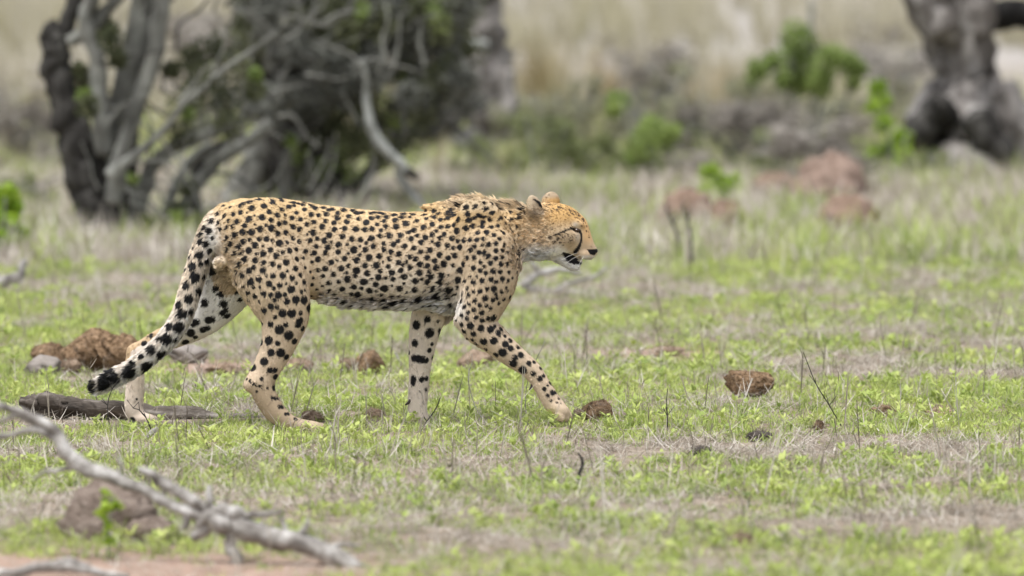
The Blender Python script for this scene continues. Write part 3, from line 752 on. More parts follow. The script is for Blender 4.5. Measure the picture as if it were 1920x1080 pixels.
for o in [o for o in bpy.data.objects if o.name.startswith('blades')]:
    m = o.data.materials[0]
M_tall_geo = leaf_mat('straw_blades', [(0, (.28, .21, .11)), (.5, (.46, .38, .23)), (1, (.60, .52, .38))], .25, .7, inst=False)
for o in list(bpy.data.objects):
    if o.name.startswith('blades') and o.data.materials[0] == M_tall: o.data.materials[0] = M_tall_geo

# ---- mounds
def mound(name, label, cx, ybot, wpx, hpx, seed, mat, group=None, cat='mound', rough=.25, sink=.15):
    B = base_of(cx, ybot); Y = B[1]; s = 1 / px_per_m(Y)
    rs = np.random.default_rng(seed)
    seg, rings = 36, 16
    th = np.linspace(0, np.pi * .62, rings); ph = np.linspace(0, 2 * np.pi, seg, endpoint=False)
    TH, PH = np.meshgrid(th, ph, indexing='ij')
    d = np.stack([np.sin(TH) * np.cos(PH), np.sin(TH) * np.sin(PH), np.cos(TH)], -1)
    nz = noise2(d[..., 0] * 1.0 + d[..., 2] * .7 + seed, d[..., 1] + d[..., 2] * .9, .45, seed % 5, 4) - .5
    r = 1 + rough * 2 * nz + .06 * rs.normal(size=TH.shape) * (TH > .1)
    V = d * r[..., None] * np.array([wpx * s / 2, wpx * s * .42, hpx * s * .86])
    i, j = np.meshgrid(np.arange(rings - 1), np.arange(seg), indexing='ij'); j2 = (j + 1) % seg
    Q = np.stack([i * seg + j, (i + 1) * seg + j, (i + 1) * seg + j2, i * seg + j2], -1).reshape(-1, 4)
    mb = MB(); mb.add(V.reshape(-1, 3) + B + np.array([0, wpx * s * .3, hpx * s * .12]), None, Q)
    o = link(name, mb.mesh(name, mat, B), None, B, label=label, category=cat)
    if group: o['group'] = group
    NOGRASS.append((B[0], B[1] + wpx * s * .3, wpx * s * .36))
    return o
MG = 'earth mounds'
mound('earth_mound', 'reddish earth mound with dark dry stems, first beyond the cheetah nose', 1285, 434, 110, 78, 11, M_mound, MG)
mound('earth_mound', 'small reddish earth mound touching the one with dark stems', 1360, 434, 84, 58, 12, M_mound, MG)
mound('earth_mound', 'broad reddish earth mound below the gnarled tree', 1590, 438, 140, 70, 13, M_mound, MG)
mound('earth_mound', 'pinkish tall mound under the bare grey bush', 1555, 395, 150, 100, 14, noise_mat('pink_earth', [(.3, (.16, .11, .085)), (.7, (.36, .27, .22))], 8, 8, (1, 1, 1), .95, 1, 30, .03), MG)
mound('earth_mound', 'low reddish mound left of the pinkish mound', 1460, 375, 110, 50, 15, M_mound, MG)
# ------------------------------------------------------------------ the cheetah
YC = 25.0
KM = FPX / YC                      # photo pixels per metre at the animal
def CW(px, py, d=0.0): return at_depth(px, py, YC + d)

def px2x(px): return (np.asarray(px, float) - 960) / KM
def py2z(py):
    a = CW(960, 300)[2]; b = CW(960, 900)[2]
    return a + (np.asarray(py, float) - 300) * (b - a) / 600.0

# body profile along the spine: photo x, top y, bottom y, half width (m)
TORSO = np.array([
 (380, 432, 462, .020), (388, 416, 468, .040), (402, 400, 476, .060), (420, 388, 496, .076), (445, 378, 526, .094), (480, 371, 545, .103),
 (520, 371, 552, .100), (560, 377, 556, .090), (600, 384, 562, .086), (650, 390, 571, .096), (700, 395, 575, .110), (750, 398, 575, .120),
 (790, 397, 574, .120), (830, 389, 573, .116), (870, 383, 568, .110), (900, 381, 556, .110), (930, 381, 534, .098), (950, 382, 512, .084),
 (970, 383, 495, .072), (985, 385, 487, .064), (1000, 386, 484, .058), (1015, 390, 480, .05), (1030, 400, 470, .03)], float)
HEAD = np.array([
 (985, 396, 470, .035), (993, 388, 478, .052), (1003, 384, 482, .062), (1020, 381, 486, .071), (1038, 380, 485, .075), (1053, 382, 480, .071), (1064, 385, 477, .063),
 (1074, 390, 478, .053), (1083, 396, 481, .046), (1092, 404, 484, .041), (1099, 412, 486, .037), (1105, 426, 486.5, .0335), (1109, 441, 486, .031),
 (1113, 453, 484, .027), (1117, 462, 479, .019), (1120, 467, 474, .009)], float)

# limbs: chains of (px, py, depth m, radius px), squash in depth
LIMBS = {
 'near_fore': (.78, [(915, 470, -.088, 52), (918, 520, -.098, 52), (905, 565, -.104, 44), (893, 602, -.106, 36), (925, 636, -.108, 28), (962, 667, -.108, 22.5), (994, 692, -.108, 18.5), (1012, 716, -.108, 16.5), (1027, 742, -.108, 17), (1038, 758, -.108, 17.5)]),
 'near_fore_elbow': (.8, [(893, 600, -.104, 30), (862, 603, -.102, 11)]),
 'far_fore': (.8, [(868, 470, .085, 50), (838, 540, .09, 44), (812, 578, .09, 36), (800, 605, .088, 31), (792, 645, .088, 26), (787, 690, .088, 20.5), (785, 722, .088, 18.5), (783, 755, .088, 18.5), (783, 778, .088, 18)]),
 'near_hind': (.62, [(484, 455, -.070, 60), (501, 505, -.085, 67), (520, 545, -.098, 60), (533, 588, -.104, 47), (527, 628, -.106, 36), (516, 660, -.107, 29.5), (501, 690, -.107, 26), (489, 715, -.107, 24)]),
 'near_hind_foot': (.82, [(487, 718, -.107, 23), (501, 750, -.107, 21.5), (519, 776, -.107, 20), (542, 792, -.107, 15), (565, 798, -.107, 12)]),
 'near_heel': (.8, [(484, 712, -.107, 20), (466, 722, -.107, 10)]),
 'far_hind': (.7, [(448, 465, .065, 62), (436, 512, .080, 58), (414, 556, .092, 46), (380, 596, .10, 35), (335, 624, .10, 26), (288, 645, .10, 20), (256, 660, .10, 15)]),
 'far_hind_foot': (.85, [(254, 662, .10, 16), (252, 690, .10, 18.5), (253, 725, .10, 17.5), (251, 762, .10, 17.5), (256, 782, .10, 16)]),
 'tail': (1.0, [(424, 406, 0, 26), (402, 424, -.003, 24), (383, 462, -.012, 21.5), (368, 505, -.022, 20.5), (355, 550, -.030, 20), (339, 597, -.036, 19.5), (313, 636, -.040, 18.5), (280, 667, -.042, 17.5), (245, 693, -.043, 17), (210, 711, -.043, 16.5), (184, 724, -.043, 13.5)]),
}
# ellipsoids: px, py, d, rx px, ry px, rd m, angle deg (clockwise on the photo), blend m
BUMPS = [
 (905, 445, -.088, 50, 78, .036, -12, .03),    # near shoulder blade
 (872, 445, .088, 50, 78, .036, -12, .03),
 (945, 500, -.055, 30, 42, .055, 20, .03),     # point of the shoulder / chest
 (930, 510, .05, 34, 46, .055, 20, .03),
 (482, 432, -.062, 66, 54, .045, 20, .03),     # haunch
 (470, 430, .062, 72, 56, .045, 20, .03),
 (850, 560, 0, 55, 24, .075, 8, .03),          # brisket
 (842, 391, 0, 50, 9, .034, 4, .03),          # withers
 (1019, 458, -.050, 24, 24, .028, 20, .02),    # cheek ruff
 (1019, 458, .050, 24, 24, .028, 20, .02),
 (1060, 440, -.045, 24, 18, .022, 20, .015),   # cheekbone
 (1060, 440, .045, 24, 18, .022, 20, .015),
 (1082, 418, -.032, 16, 7, .014, 25, .010),    # brow ridge
 (1082, 418, .032, 16, 7, .014, 25, .010),
 (1096, 476, -.021, 15, 10, .018, 10, .008),   # whisker pads
 (1096, 476, .021, 15, 10, .018, 10, .008),
 (414, 492, -.058, 11.5, 11.5, .022, 0, .004),     # pale tuft under the tail
]
PAWS = [  # centre, rx, ry, rd, angle, toe direction px
 ((1050, 768, -.108), 21, 14, .034, 42, [(1062, 774), (1064, 779), (1058, 782), (1050, 782)], 9.5),
 ((786, 789, .088), 20, 14, .034, 5, [(799, 793), (798, 797), (792, 799), (783, 799)], 9.0),
 ((580, 799, -.107), 28, 10.5, .034, 4, [(600, 800), (604, 803), (600, 806), (590, 806)], 9.0),
 ((270, 787, .10), 25, 13, .036, 6, [(286, 787), (288, 792), (284, 796), (274, 797)], 10.0),
]

def build_sdf():
    vox = 0.004
    lo = np.array([px2x(140), YC - .215, -.03]); hi = np.array([px2x(1140), YC + .215, py2z(345)])
    dim = np.ceil((hi - lo) / vox).astype(int)
    BIG = 0.06
    F = np.full(dim, BIG, np.float32)
    ax = [lo[k] + vox * np.arange(dim[k]) for k in range(3)]
    def sub(mn, mx, pad=.05):
        s = [slice(max(0, int((mn[k] - pad - lo[k]) / vox)), min(dim[k], int((mx[k] + pad - lo[k]) / vox) + 2)) for k in range(3)]
        G = np.meshgrid(ax[0][s[0]], ax[1][s[1]], ax[2][s[2]], indexing='ij', sparse=True)
        return tuple(s), G
    def smin(s, d, k):
        a = F[s]; h = np.clip(.5 + .5 * (a - d) / k, 0, 1)
        F[s] = (a * (1 - h) + d * h - k * h * (1 - h)).astype(np.float32)
    def loft(tab, k, power=2.0, egg=.12, d0=0.0):
        pxs = np.arange(tab[0, 0], tab[-1, 0] + .5, .5)
        cols = [np.interp(pxs, tab[:, 0], tab[:, c]) for c in (1, 2, 3)]
        ker = np.exp(-np.linspace(-2, 2, 17) ** 2); ker /= ker.sum()
        cols = [np.convolve(np.pad(c, 8, 'edge'), ker, 'valid') for c in cols]
        X0, X1 = px2x(tab[0, 0]), px2x(tab[-1, 0])
        s, (gx, gy, gz) = sub((X0, YC - .14, py2z(590)), (X1, YC + .14, py2z(360)))
        gpx = np.clip(gx * KM + 960, tab[0, 0], tab[-1, 0])
        top = py2z(np.interp(gpx, pxs, cols[0])); bot = py2z(np.interp(gpx, pxs, cols[1])); w = np.interp(gpx, pxs, cols[2])
        zc = (top + bot) / 2; h = (top - bot) / 2
        dz = gz - zc; dy = gy - (YC + d0)
        we = w * (1 - egg * np.clip(dz / h, -1, 1.2))
        q = (np.abs(dy / we) ** power + np.abs(dz / h) ** power) ** (1 / power) + 1e-6
        ln = np.sqrt(dy ** 2 + dz ** 2)
        d = np.where(ln > 1e-4, ln * (1 - 1 / q), -np.minimum(we, h))
        dx = np.maximum(np.maximum(X0 - gx, gx - X1), 0)
        d = np.where(dx > 0, np.sqrt(np.maximum(d, 0) ** 2 + dx ** 2), d)
        smin(s, d, k)
    def chain(q, pts, k, per=5):
        pts = np.array(pts, float)
        # fine resample for smooth bends
        C = catmull(pts, per) if len(pts) > 2 else pts
        W = np.array([CW(p[0], p[1], p[2]) for p in C]); R = C[:, 3] / KM
        W[:, 1] = (W[:, 1] - YC) / q
        mn = np.min(W - R[:, None], 0); mx = np.max(W + R[:, None], 0)
        mnr = mn.copy(); mxr = mx.copy(); mnr[1] = YC + mn[1] * q; mxr[1] = YC + mx[1] * q
        s, (gx, gy, gz) = sub(mnr, mxr)
        gy = (gy - YC) / q
        best = None
        for A, B, ra, rb in zip(W[:-1], W[1:], R[:-1], R[1:]):
            AB = B - A; L2 = AB @ AB + 1e-12
            t = np.clip(((gx - A[0]) * AB[0] + (gy - A[1]) * AB[1] + (gz - A[2]) * AB[2]) / L2, 0, 1)
            d = np.sqrt((gx - A[0] - t * AB[0]) ** 2 + (gy - A[1] - t * AB[1]) ** 2 + (gz - A[2] - t * AB[2]) ** 2) - (ra + t * (rb - ra))
            best = d if best is None else np.minimum(best, d)
        smin(s, best, k)
    def ellipsoid(c, rx, ry, rd, ang, k=None, carve=False):
        c = np.array(c, float); m = max(rx, rd, ry)
        s, (gx, gy, gz) = sub(c - m, c + m)
        a = math.radians(ang)
        u = (gx - c[0]) * math.cos(a) - (gz - c[2]) * math.sin(a)
        v = (gx - c[0]) * math.sin(a) + (gz - c[2]) * math.cos(a)
        w = gy - c[1]
        q = np.sqrt((u / rx) ** 2 + (v / ry) ** 2 + (w / rd) ** 2) + 1e-6
        ln = np.sqrt(u ** 2 + v ** 2 + w ** 2)
        d = np.where(ln > 1e-4, ln * (1 - 1 / q), -min(rx, ry, rd))
        if carve:
            kk = .004; A = F[s]; dd = -d
            h = np.clip(.5 - .5 * (A - dd) / kk, 0, 1)
            F[s] = (A * (1 - h) + dd * h + kk * h * (1 - h)).astype(np.float32)
        else: smin(s, d, k)
    loft(TORSO, .01, 2.25, .14)
    loft(HEAD, .02, 2.1, .05)
    for px, py, d, rx, ry, rd, ang, k in BUMPS: ellipsoid(CW(px, py, d), rx / KM, ry / KM, rd, ang, k)
    for name, (q, pts) in LIMBS.items():
        chain(q, pts, {'tail': .012, 'near_hind': .03, 'near_fore': .022, 'far_hind': .035, 'far_fore': .03}.get(name, .018))
    for c, rx, ry, rd, ang, toes, tr in PAWS:
        ellipsoid(CW(*c), rx / KM, ry / KM, rd, ang, .012)
        for (tx, ty), off in zip(toes, (.024, .009, -.010, -.026)):
            ellipsoid(CW(tx, ty, c[2] + off), tr / KM * 1.15, tr / KM * .9, .0105, ang, .005)
    # lower jaw, mouth gap
    chain(.9, [(1034, 474, 0, 13), (1056, 488, 0, 10), (1072, 499, 0, 7.5), (1082, 500.5, 0, 6.2)], .008)
    for sgn in (-1, 1): ellipsoid(CW(1074, 485, sgn * .046), 17 / KM, 5.0 / KM, .026, 28, carve=True)
    chain(.42, [(1050, 476, 0, 10), (1066, 483, 0, 11), (1080, 489, 0, 9), (1086, 491, 0, 7)], .003)   # tongue and palate close the gap
    # eye sockets
    for sgn in (-1, 1): ellipsoid(CW(1081, 431, sgn * .054), 8.5 / KM, 5.5 / KM, .012, 15, carve=True)
    # ears: cupped shells
    ellipsoid(CW(1003, 391, -.056), 14.5 / KM, 26 / KM, .0095, -17, .012)
    ellipsoid(CW(1013, 394, -.070), 6.5 / KM, 17 / KM, .013, -27, carve=True)
    ellipsoid(CW(1033, 379, .047), 17 / KM, 20 / KM, .016, 4, .010)
    ellipsoid(CW(1036, 377, .062), 12 / KM, 15 / KM, .013, 4, carve=True)
    return F, lo, vox, BIG

def body_mesh():
    import openvdb
    F, lo, vox, BIG = build_sdf()
    g = openvdb.FloatGrid(); g.background = BIG
    g.copyFromArray(np.ascontiguousarray(np.clip(F, -BIG, BIG), np.float32))
    g.transform = openvdb.createLinearTransform(vox)
    P, T, Q = g.convertToPolygons(isovalue=0.0, adaptivity=0.0)
    P = np.asarray(P, float) + lo
    Q = np.asarray(Q)[:, ::-1]; T = np.asarray(T)[:, ::-1] if len(T) else np.zeros((0, 3), int)
    return P, T, Q

P_, T_, Q_ = body_mesh()
TRI = np.vstack([Q_[:, [0, 1, 2]], Q_[:, [0, 2, 3]]] + ([T_] if len(T_) else []))
# make the normals point outwards
_c = P_[TRI]; _vol = np.einsum('ij,ij->', _c[:, 0] - _c.mean((0, 1)), np.cross(_c[:, 1] - _c.mean((0, 1)), _c[:, 2] - _c.mean((0, 1))))
if _vol < 0: Q_ = Q_[:, ::-1]; T_ = T_[:, ::-1]; TRI = TRI[:, ::-1]
# a light relax to take out the grid
def relax(P, Q, n=3, lam=.5):
    E = np.vstack([Q[:, [0, 1]], Q[:, [1, 2]], Q[:, [2, 3]], Q[:, [3, 0]]])
    cnt = np.bincount(E.ravel(), minlength=len(P))[:, None]
    for it in range(n):
        S = np.zeros_like(P)
        for k in range(3): S[:, k] = np.bincount(E[:, 0], P[E[:, 1], k], len(P)) + np.bincount(E[:, 1], P[E[:, 0], k], len(P))
        P = P + (lam if it % 2 == 0 else -lam * 1.03) * (S / np.maximum(cnt, 1) - P)
    return P
P_ = relax(P_, Q_, 4)
fn = np.cross(P_[TRI[:, 1]] - P_[TRI[:, 0]], P_[TRI[:, 2]] - P_[TRI[:, 0]])
VN = np.zeros_like(P_)
for k in range(3): VN[:, k] = sum(np.bincount(TRI[:, j], fn[:, k], len(P_)) for j in range(3))
VN /= np.linalg.norm(VN, axis=1)[:, None] + 1e-12

# ---------------- coat markings: spots read off the photograph as pixel, pixel, radius
def zspots(ox, oy, sc, lst): return [(ox + x / sc, oy + y / sc, r / sc) for x, y, r in lst]
SPOTS = zspots(320, 340, 3.6, [
 (600,125,24),(533,137,22),(474,162,20),(632,167,22),(690,150,24),(550,182,22),(410,174,18),(748,117,22),(810,122,20),(800,172,20),(753,190,18),(667,208,20),(722,228,20),(618,242,24),(530,254,24),(472,210,17),
 (423,222,16),(362,231,21),(321,216,17),(278,268,19),(325,274,18),(390,265,14),(451,272,20),(502,298,18),(420,303,16),(380,308,15),(262,336,20),(235,306,17),(336,325,14),(606,322,22),(682,318,26),(681,262,19),
 (734,287,18),(773,278,17),(828,308,18),(727,354,19),(779,347,20),(547,343,23),(486,342,22),(433,363,22),(379,380,18),(410,424,19),(493,408,20),(533,396,14),(600,390,17),(648,390,20),(687,401,14),(738,418,24),
 (826,385,17),(788,412,14),(571,432,22),(624,436,11),(527,467,23),(466,443,18),(436,485,18),(384,465,17),(627,488,22),(675,463,20),(582,492,13),(715,503,22),(757,481,15),(805,468,20),(503,526,22),(572,533,21),
 (630,547,17),(690,557,20),(781,548,24),(733,574,15),(465,560,20),(529,602,20),(561,580,16),(623,598,22),(845,588,21),(853,525,18),(787,606,12),(690,636,20),(757,634,22),(820,650,20),(877,632,17),(594,659,22),
 (540,676,24),(663,691,22),(736,700,19),(779,690,10),(848,686,12),(814,727,27),(902,679,19),(954,698,14),(484,627,16),(624,753,20),(674,767,15),(725,768,25),(784,809,22),(846,797,24),(901,803,26),(933,852,24),
 (882,743,15),(955,775,12),(906,735,10),(820,246,18),(878,257,17),(905,190,18),(910,145,15),(850,212,16),(863,150,14),(835,164,14),(978,180,20),(951,224,20),(1000,229,16),(923,289,19),(970,273,17),(1024,307,20),
 (1048,267,17),(1052,221,20),(1068,192,18),(1130,213,18),(1127,248,20),(1103,280,18),(1108,326,20),(1175,318,20),(1191,272,20),(1205,236,19),(1177,172,20),(1175,195,20),(1263,215,18),(1232,190,18),(1271,252,18),
 (1320,277,18),(1355,247,17),(1358,213,17),(1350,186,16),(1405,240,17),(1395,290,16),(1361,320,18),(1313,325,18),(1252,322,22),(1224,388,20),(1162,372,20),(1284,395,20),(1356,385,20),(1416,366,18),(1072,363,22),
 (1040,400,22),(964,347,22),(943,400,18),(985,440,17),(1064,446,20),(1047,480,18),(1135,428,22),(1193,425,12),(1131,478,20),(1237,463,26),(1316,459,18),(1370,439,20),(872,322,18),(868,407,17),(850,460,16),
 (913,472,18),(970,483,18),(995,527,20),(1087,547,18),(1044,590,20),(1175,522,20),(1125,533,12),(1278,497,13),(1258,532,22),(1340,514,22),(1409,504,18),(1391,568,22),(1313,569,20),(1201,569,16),(1154,588,20),
 (1102,627,18),(1191,617,12),(1256,602,24),(1329,622,22),(1414,604,16),(1404,648,22),(1248,639,15),(1195,660,24),(1302,679,24),(1386,697,18),(1136,678,16),(1070,686,18),(1160,730,20),(1238,714,18),(1345,738,22),
 (1268,766,22),(1372,795,20),(1430,725,18),(1075,740,16),(1200,810,18),
 (205,350,18),(203,402,20),(243,421,19),(195,490,26),(145,567,26),(163,637,30),(105,693,24),(205,550,15),(245,540,17),(125,785,26),(55,828,26),(85,888,26),(60,980,32),(143,875,20),(200,745,20),(225,640,16),(288,600,26),(285,385,14),(265,470,16),(130,500,15),(100,590,14),(155,440,13)])
SPOTS += zspots(680, 340, 3.6, [
 (60,247,20),(25,277,22),(100,290,17),(107,240,18),(147,267,17),(165,240,20),(121,212,20),(58,215,18),(210,228,18),(221,262,22),(295,283,24),(270,241,20),(228,306,22),(160,302,19),(66,320,18),(18,327,18),(125,330,16),
 (182,366,22),(120,367,18),(60,385,22),(258,363,20),(240,402,16),(210,426,20),(145,420,17),(144,461,17),(75,438,20),(20,460,20),(45,515,24),(115,505,20),(183,524,18),(192,475,18),(248,490,20),(286,436,18),(328,388,19),
 (347,330,20),(368,266,16),(312,342,16),(412,310,20),(370,366,14),(347,450,18),(397,412,20),(424,380,20),(393,474,17),(321,506,20),(360,523,18),(300,543,13),(245,549,19),(273,566,13),(137,546,9),(174,575,18),(95,567,24),
 (18,568,20),(33,621,22),(120,604,18),(198,616,22),(260,600,18),(321,579,20),(390,561,20),(437,515,18),(456,462,20),(510,425,20),(470,360,18),(498,335,14),(471,290,20),(519,217,14),(530,308,18),(526,382,17),(573,432,18),
 (550,357,17),(604,384,20),(577,303,17),(618,293,18),(636,334,22),(634,220,17),(575,212,18),(578,245,20),(645,257,18),(720,260,20),(710,220,20),(700,316,20),(746,302,18),(777,346,17),(838,342,18),(808,305,16),(812,278,18),
 (860,257,17),(870,308,15),(757,247,14),(784,228,16),(685,398,20),(725,394,17),(657,445,20),(772,394,17),(815,388,15),(854,425,18),(902,420,17),(888,361,16),(927,388,15),(960,425,13),(730,463,17),(758,438,14),(786,480,16),
 (822,483,16),(850,503,16),(902,468,18),(948,468,14),(985,480,12),(705,515,16),(753,515,17),(797,545,16),(864,552,17),(900,520,16),(937,557,18),(945,512,14),(983,556,14),(1010,540,13),(748,584,20),(795,603,17),(823,574,11),
 (831,618,15),(884,604,18),(930,610,16),(944,657,18),(990,614,14),(868,660,17),(902,675,14),(807,669,18),(746,677,18),(690,670,17),(984,668,14),(1012,653,11),(840,723,15),(886,725,20),(793,740,18),(750,741,14),(716,763,16),
 (673,750,14),(940,743,16),(900,760,11),(970,718,11),(828,788,22),(880,800,17),(910,785,13),(757,803,18),(716,823,14),(685,845,17),(790,835,18),(835,838,14),(865,853,15),(920,823,13),(980,740,10),(711,883,13),(750,867,17),
 (803,884,19),(764,915,18),(704,925,15),(665,900,15),(807,938,18),(845,925,15),(630,935,11),(612,972,12),(519,497,20),(487,536,18),(550,558,22),(498,583,20),(438,571,18),(384,617,22),(450,608,14),(282,645,22),(207,660,18),
 (108,648,22),(17,678,22),(90,697,20),(150,723,25),(252,725,22),(357,672,22),(353,733,22),(440,681,20),(463,642,22),(535,635,22),(530,680,24),(480,727,24),(50,738,22),(77,794,20),(157,804,20),(230,818,20),(300,800,18),
 (400,793,26),(507,775,30),(585,735,26),(623,502,20),(580,518,18),(660,600,22),(645,665,22),(680,560,20),(935,245,14),(1003,210,13),(430,250,16),(487,240,18),(525,258,16),(425,200,14),(660,165,24),(700,175,20),(600,190,16),(380,205,16),(320,240,14),(290,215,16)])
SPOTS += zspots(720, 540, 3.725, [
 (338,160,18),(305,217,23),(225,258,30),(320,313,32),(388,295,17),(386,320,15),(213,382,24),(337,392,14),(318,435,17),(210,490,24),(240,495,25),(270,500,25),(295,505,20),(341,484,18),(175,445,15),(206,632,22),(202,660,20),
 (263,637,20),(298,633,18),(294,710,13),(255,722,8),(378,232,12),(285,810,8),
 (603,262,24),(540,255,17),(676,280,24),(743,287,24),(798,314,20),(817,287,16),(845,335,12),(623,320,20),(557,302,18),(695,374,24),(765,368,25),(848,393,22),(882,367,17),(884,421,20),(935,415,15),(827,450,28),(780,466,18),
 (913,486,20),(955,467,21),(900,527,26),(1012,525,17),(1047,517,13),(967,573,28),(1040,597,18),(1093,560,13),(1088,633,20),(1115,613,15),(1160,663,14),(1142,679,11),(1119,704,14),(1178,730,19),(1195,728,14),(1142,750,12),
 (1212,735,12),(1165,785,11),(1220,772,10),(1208,800,8),(1235,805,5),(485,265,10),(510,318,10),(580,355,14),(640,390,14),(710,430,14),(615,362,14),(766,208,24),(727,213,16),(773,268,13)])
SPOTS += zspots(140, 520, 3.376, [
 (1110,27,22),(1193,98,20),(1240,110,16),(1343,152,22),(1400,140,25),(1453,142,28),(1242,183,20),(1280,183,14),(1198,208,18),(1316,226,26),(1374,226,28),(1430,226,15),(1483,192,26),(1268,250,15),(1240,296,20),(1338,300,17),
 (1425,275,24),(1415,298,22),(1295,330,28),(1357,367,28),(1445,325,18),(1393,405,20),(1228,397,27),(1285,418,17),(1182,410,20),(1245,477,22),(1305,477,28),(1342,505,18),(1200,533,25),(1130,573,22),(1237,587,18),(1270,587,16),
 (1272,630,17),(1184,643,12),(1262,700,19),(1250,762,11),(1268,765,12),(1285,766,11),(1295,820,12),(1312,820,13),(1328,818,10),(1336,865,11),(1352,864,11),(1398,896,12),(1153,722,9),(1090,642,10),(1110,655,11),(1130,672,11),
 (1150,685,10),(1172,688,10),(1185,290,12),(1220,700,9),(1140,120,18),(1095,95,16),
 (895,67,22),(928,108,20),(824,160,25),(945,165,26),(938,225,18),(960,205,18),(968,243,20),(847,272,22),(870,266,20),(752,290,22),(772,282,20),(815,332,20),(842,322,18),(735,352,24),(702,412,20),(765,380,14),
 (485,368,16),(440,420,18),(535,322,18),(575,280,20),(443,700,10),(392,773,7),(427,805,6),(437,790,7),(365,905,20),(1050,140,16),
 (707,42,22),(760,10,20),(725,130,26),(660,168,24),(785,80,22),(680,224,28),(740,212,20),(600,303,26),(662,310,32),(588,383,32),(535,380,15),(640,390,16),(490,453,28),(430,493,18),(553,487,28),(466,560,34),(380,537,20),(350,600,40),
 (240,585,26),(262,620,28),(272,648,22),(195,625,30),(205,660,34),(190,690,26),(110,690,34),(95,720,30),(130,735,26)])
FACE = zspots(930, 340, 5.686, [
 (580,600,18),(665,607,13),(715,603,9),(630,648,13),(687,652,10),(438,628,15),(735,548,8),(770,570,8),(690,575,8),(716,680,7),(655,630,7),
 (570,232,19),(655,240,12),(668,272,15),(650,303,13),(715,288,11),(740,250,10),(745,215,10),(800,315,10),(835,322,10),(812,345,8),(865,310,12),(885,365,13),(905,300,10),(850,270,10),(780,250,12),(930,340,8),(970,355,12),(820,240,9),(880,260,9),(920,300,9),(760,340,7),(850,340,8),
 (165,335,14),(75,298,16),(60,390,18),(105,445,16),(155,505,16),(155,420,14),(250,370,16),(285,265,13),(250,298,10),(318,345,18),(190,270,12),(250,780,24),(315,720,14),(150,612,12)])
SOFT = zspots(930, 340, 5.686, [(525,640,24),(490,675,28),(560,715,20),(500,590,18),(235,460,16),(600,500,16),(540,545,18),(480,545,16),(240,650,16)])
# face lines: polyline of px, py, half width px
LINES = [
 [(1070, 425.5, 1.2), (1075, 428, 2.2), (1081, 431, 3.4), (1087, 432, 3.0), (1089.5, 437, 1.7), (1090.5, 445, 1.7), (1089, 453, 1.9), (1086, 460, 2.8), (1083, 466, 3.4), (1079, 471, 4.0)],
 [(1074, 427, 1.3), (1061, 429.5, 1.6), (1050, 435, 1.8), (1041, 438.5, 1.4)],
 [(1057, 474, 2.6), (1064, 479, 5.4), (1073, 486, 8.0), (1082, 491, 5.5), (1088, 493, 3.0)],
 [(1003, 373, 1.5), (1010, 378, 2.6), (1017, 386, 2.4)],
]
NOSE = [(1101, 466), (1106, 465), (1121, 466), (1122, 471), (1114, 478), (1108, 476), (1103, 471)]

bvh = BVHTree.FromPolygons([tuple(p) for p in P_], [tuple(int(i) for i in t) for t in TRI])
def spot_hits(lst):
    out = []
    for px, py, r in lst:
        d = ray(px, py); d /= np.linalg.norm(d); d = Vector(d)
        o = Vector(CAM)
        loc, nor, idx, dist = bvh.ray_cast(o, d)
        if loc is None: continue
        out.append((np.array(loc), r / KM))
        loc2, nor2, idx2, dist2 = bvh.ray_cast(loc + d * .004, d)     # carry the pattern through to the other side
        if loc2 is not None: out.append((np.array(loc2), r / KM))
    return out
for _x in range(452, 830, 19):      # spots seen edge-on along the spine
    SPOTS.append((_x + (_x * 7 % 5), float(np.interp(_x, TORSO[:, 0], TORSO[:, 1])) + 3.5 + (_x % 3), 5.2))
_r = random.Random(3)
_xy = [(a, b) for a, b, r in SPOTS]
for _k in range(9000):              # small spots that fill the gaps between the large ones
    _a = _r.uniform(405, 975); _b = _r.uniform(380, 575)
    if 565 < _b and not 600 < _a < 850: continue
    if _a < 440 and _b > 440: continue
    if all((_a - p) ** 2 + (_b - q) ** 2 > 11.8 ** 2 for p, q in _xy):
        _xy.append((_a, _b)); SPOTS.append((_a, _b, _r.uniform(2.6, 4.4)))
for _k in range(24):                # smudged spots on the crest and neck
    _a = _r.uniform(835, 990); SPOTS.append((_a, 386 + _r.uniform(0, 26), _r.uniform(2.2, 3.6)))
for _k in range(75):                # fine speckle over the crown of the head
    _a = _r.uniform(1022, 1106); _t = float(np.interp(_a, HEAD[:, 0], HEAD[:, 1])); FACE.append((_a, _t + 2 + abs(_r.gauss(0, 9)), _r.uniform(.9, 1.6)))
for _k in range(40):                # and below the eye
    FACE.append((_r.gauss(1062, 8), _r.gauss(446, 6), _r.uniform(.5, .9)))
SPOTS = [(a, b, r * (1.2 if b < 580 and a > 400 else (1.25 if a > 400 else 1.32))) for a, b, r in SPOTS]; FACE = [(a, b, r * 1.45) for a, b, r in FACE]
HB = spot_hits(SPOTS); HF = spot_hits(FACE); HS = spot_hits(SOFT)

def in_poly(x, y, poly):
    c = np.zeros(len(x), bool); n = len(poly)
    for i in range(n):
        x1, y1 = poly[i]; x2, y2 = poly[(i + 1) % n]
        c ^= ((y1 > y) != (y2 > y)) & (x < (x2 - x1) * (y - y1) / (y2 - y1 + 1e-9) + x1)
    return c

def line_field(x, y, pl):
    best = np.full(len(x), 1e9)
    for (x1, y1, w1), (x2, y2, w2) in zip(pl[:-1], pl[1:]):
        t = np.clip(((x - x1) * (x2 - x1) + (y - y1) * (y2 - y1)) / ((x2 - x1) ** 2 + (y2 - y1) ** 2), 0, 1)
        d = np.hypot(x - x1 - t * (x2 - x1), y - y1 - t * (y2 - y1)) - (w1 + t * (w2 - w1))
        best = np.minimum(best, d)
    return best

def mixc(a, b, t): return a * (1 - t[:, None]) + np.asarray(b) * t[:, None]

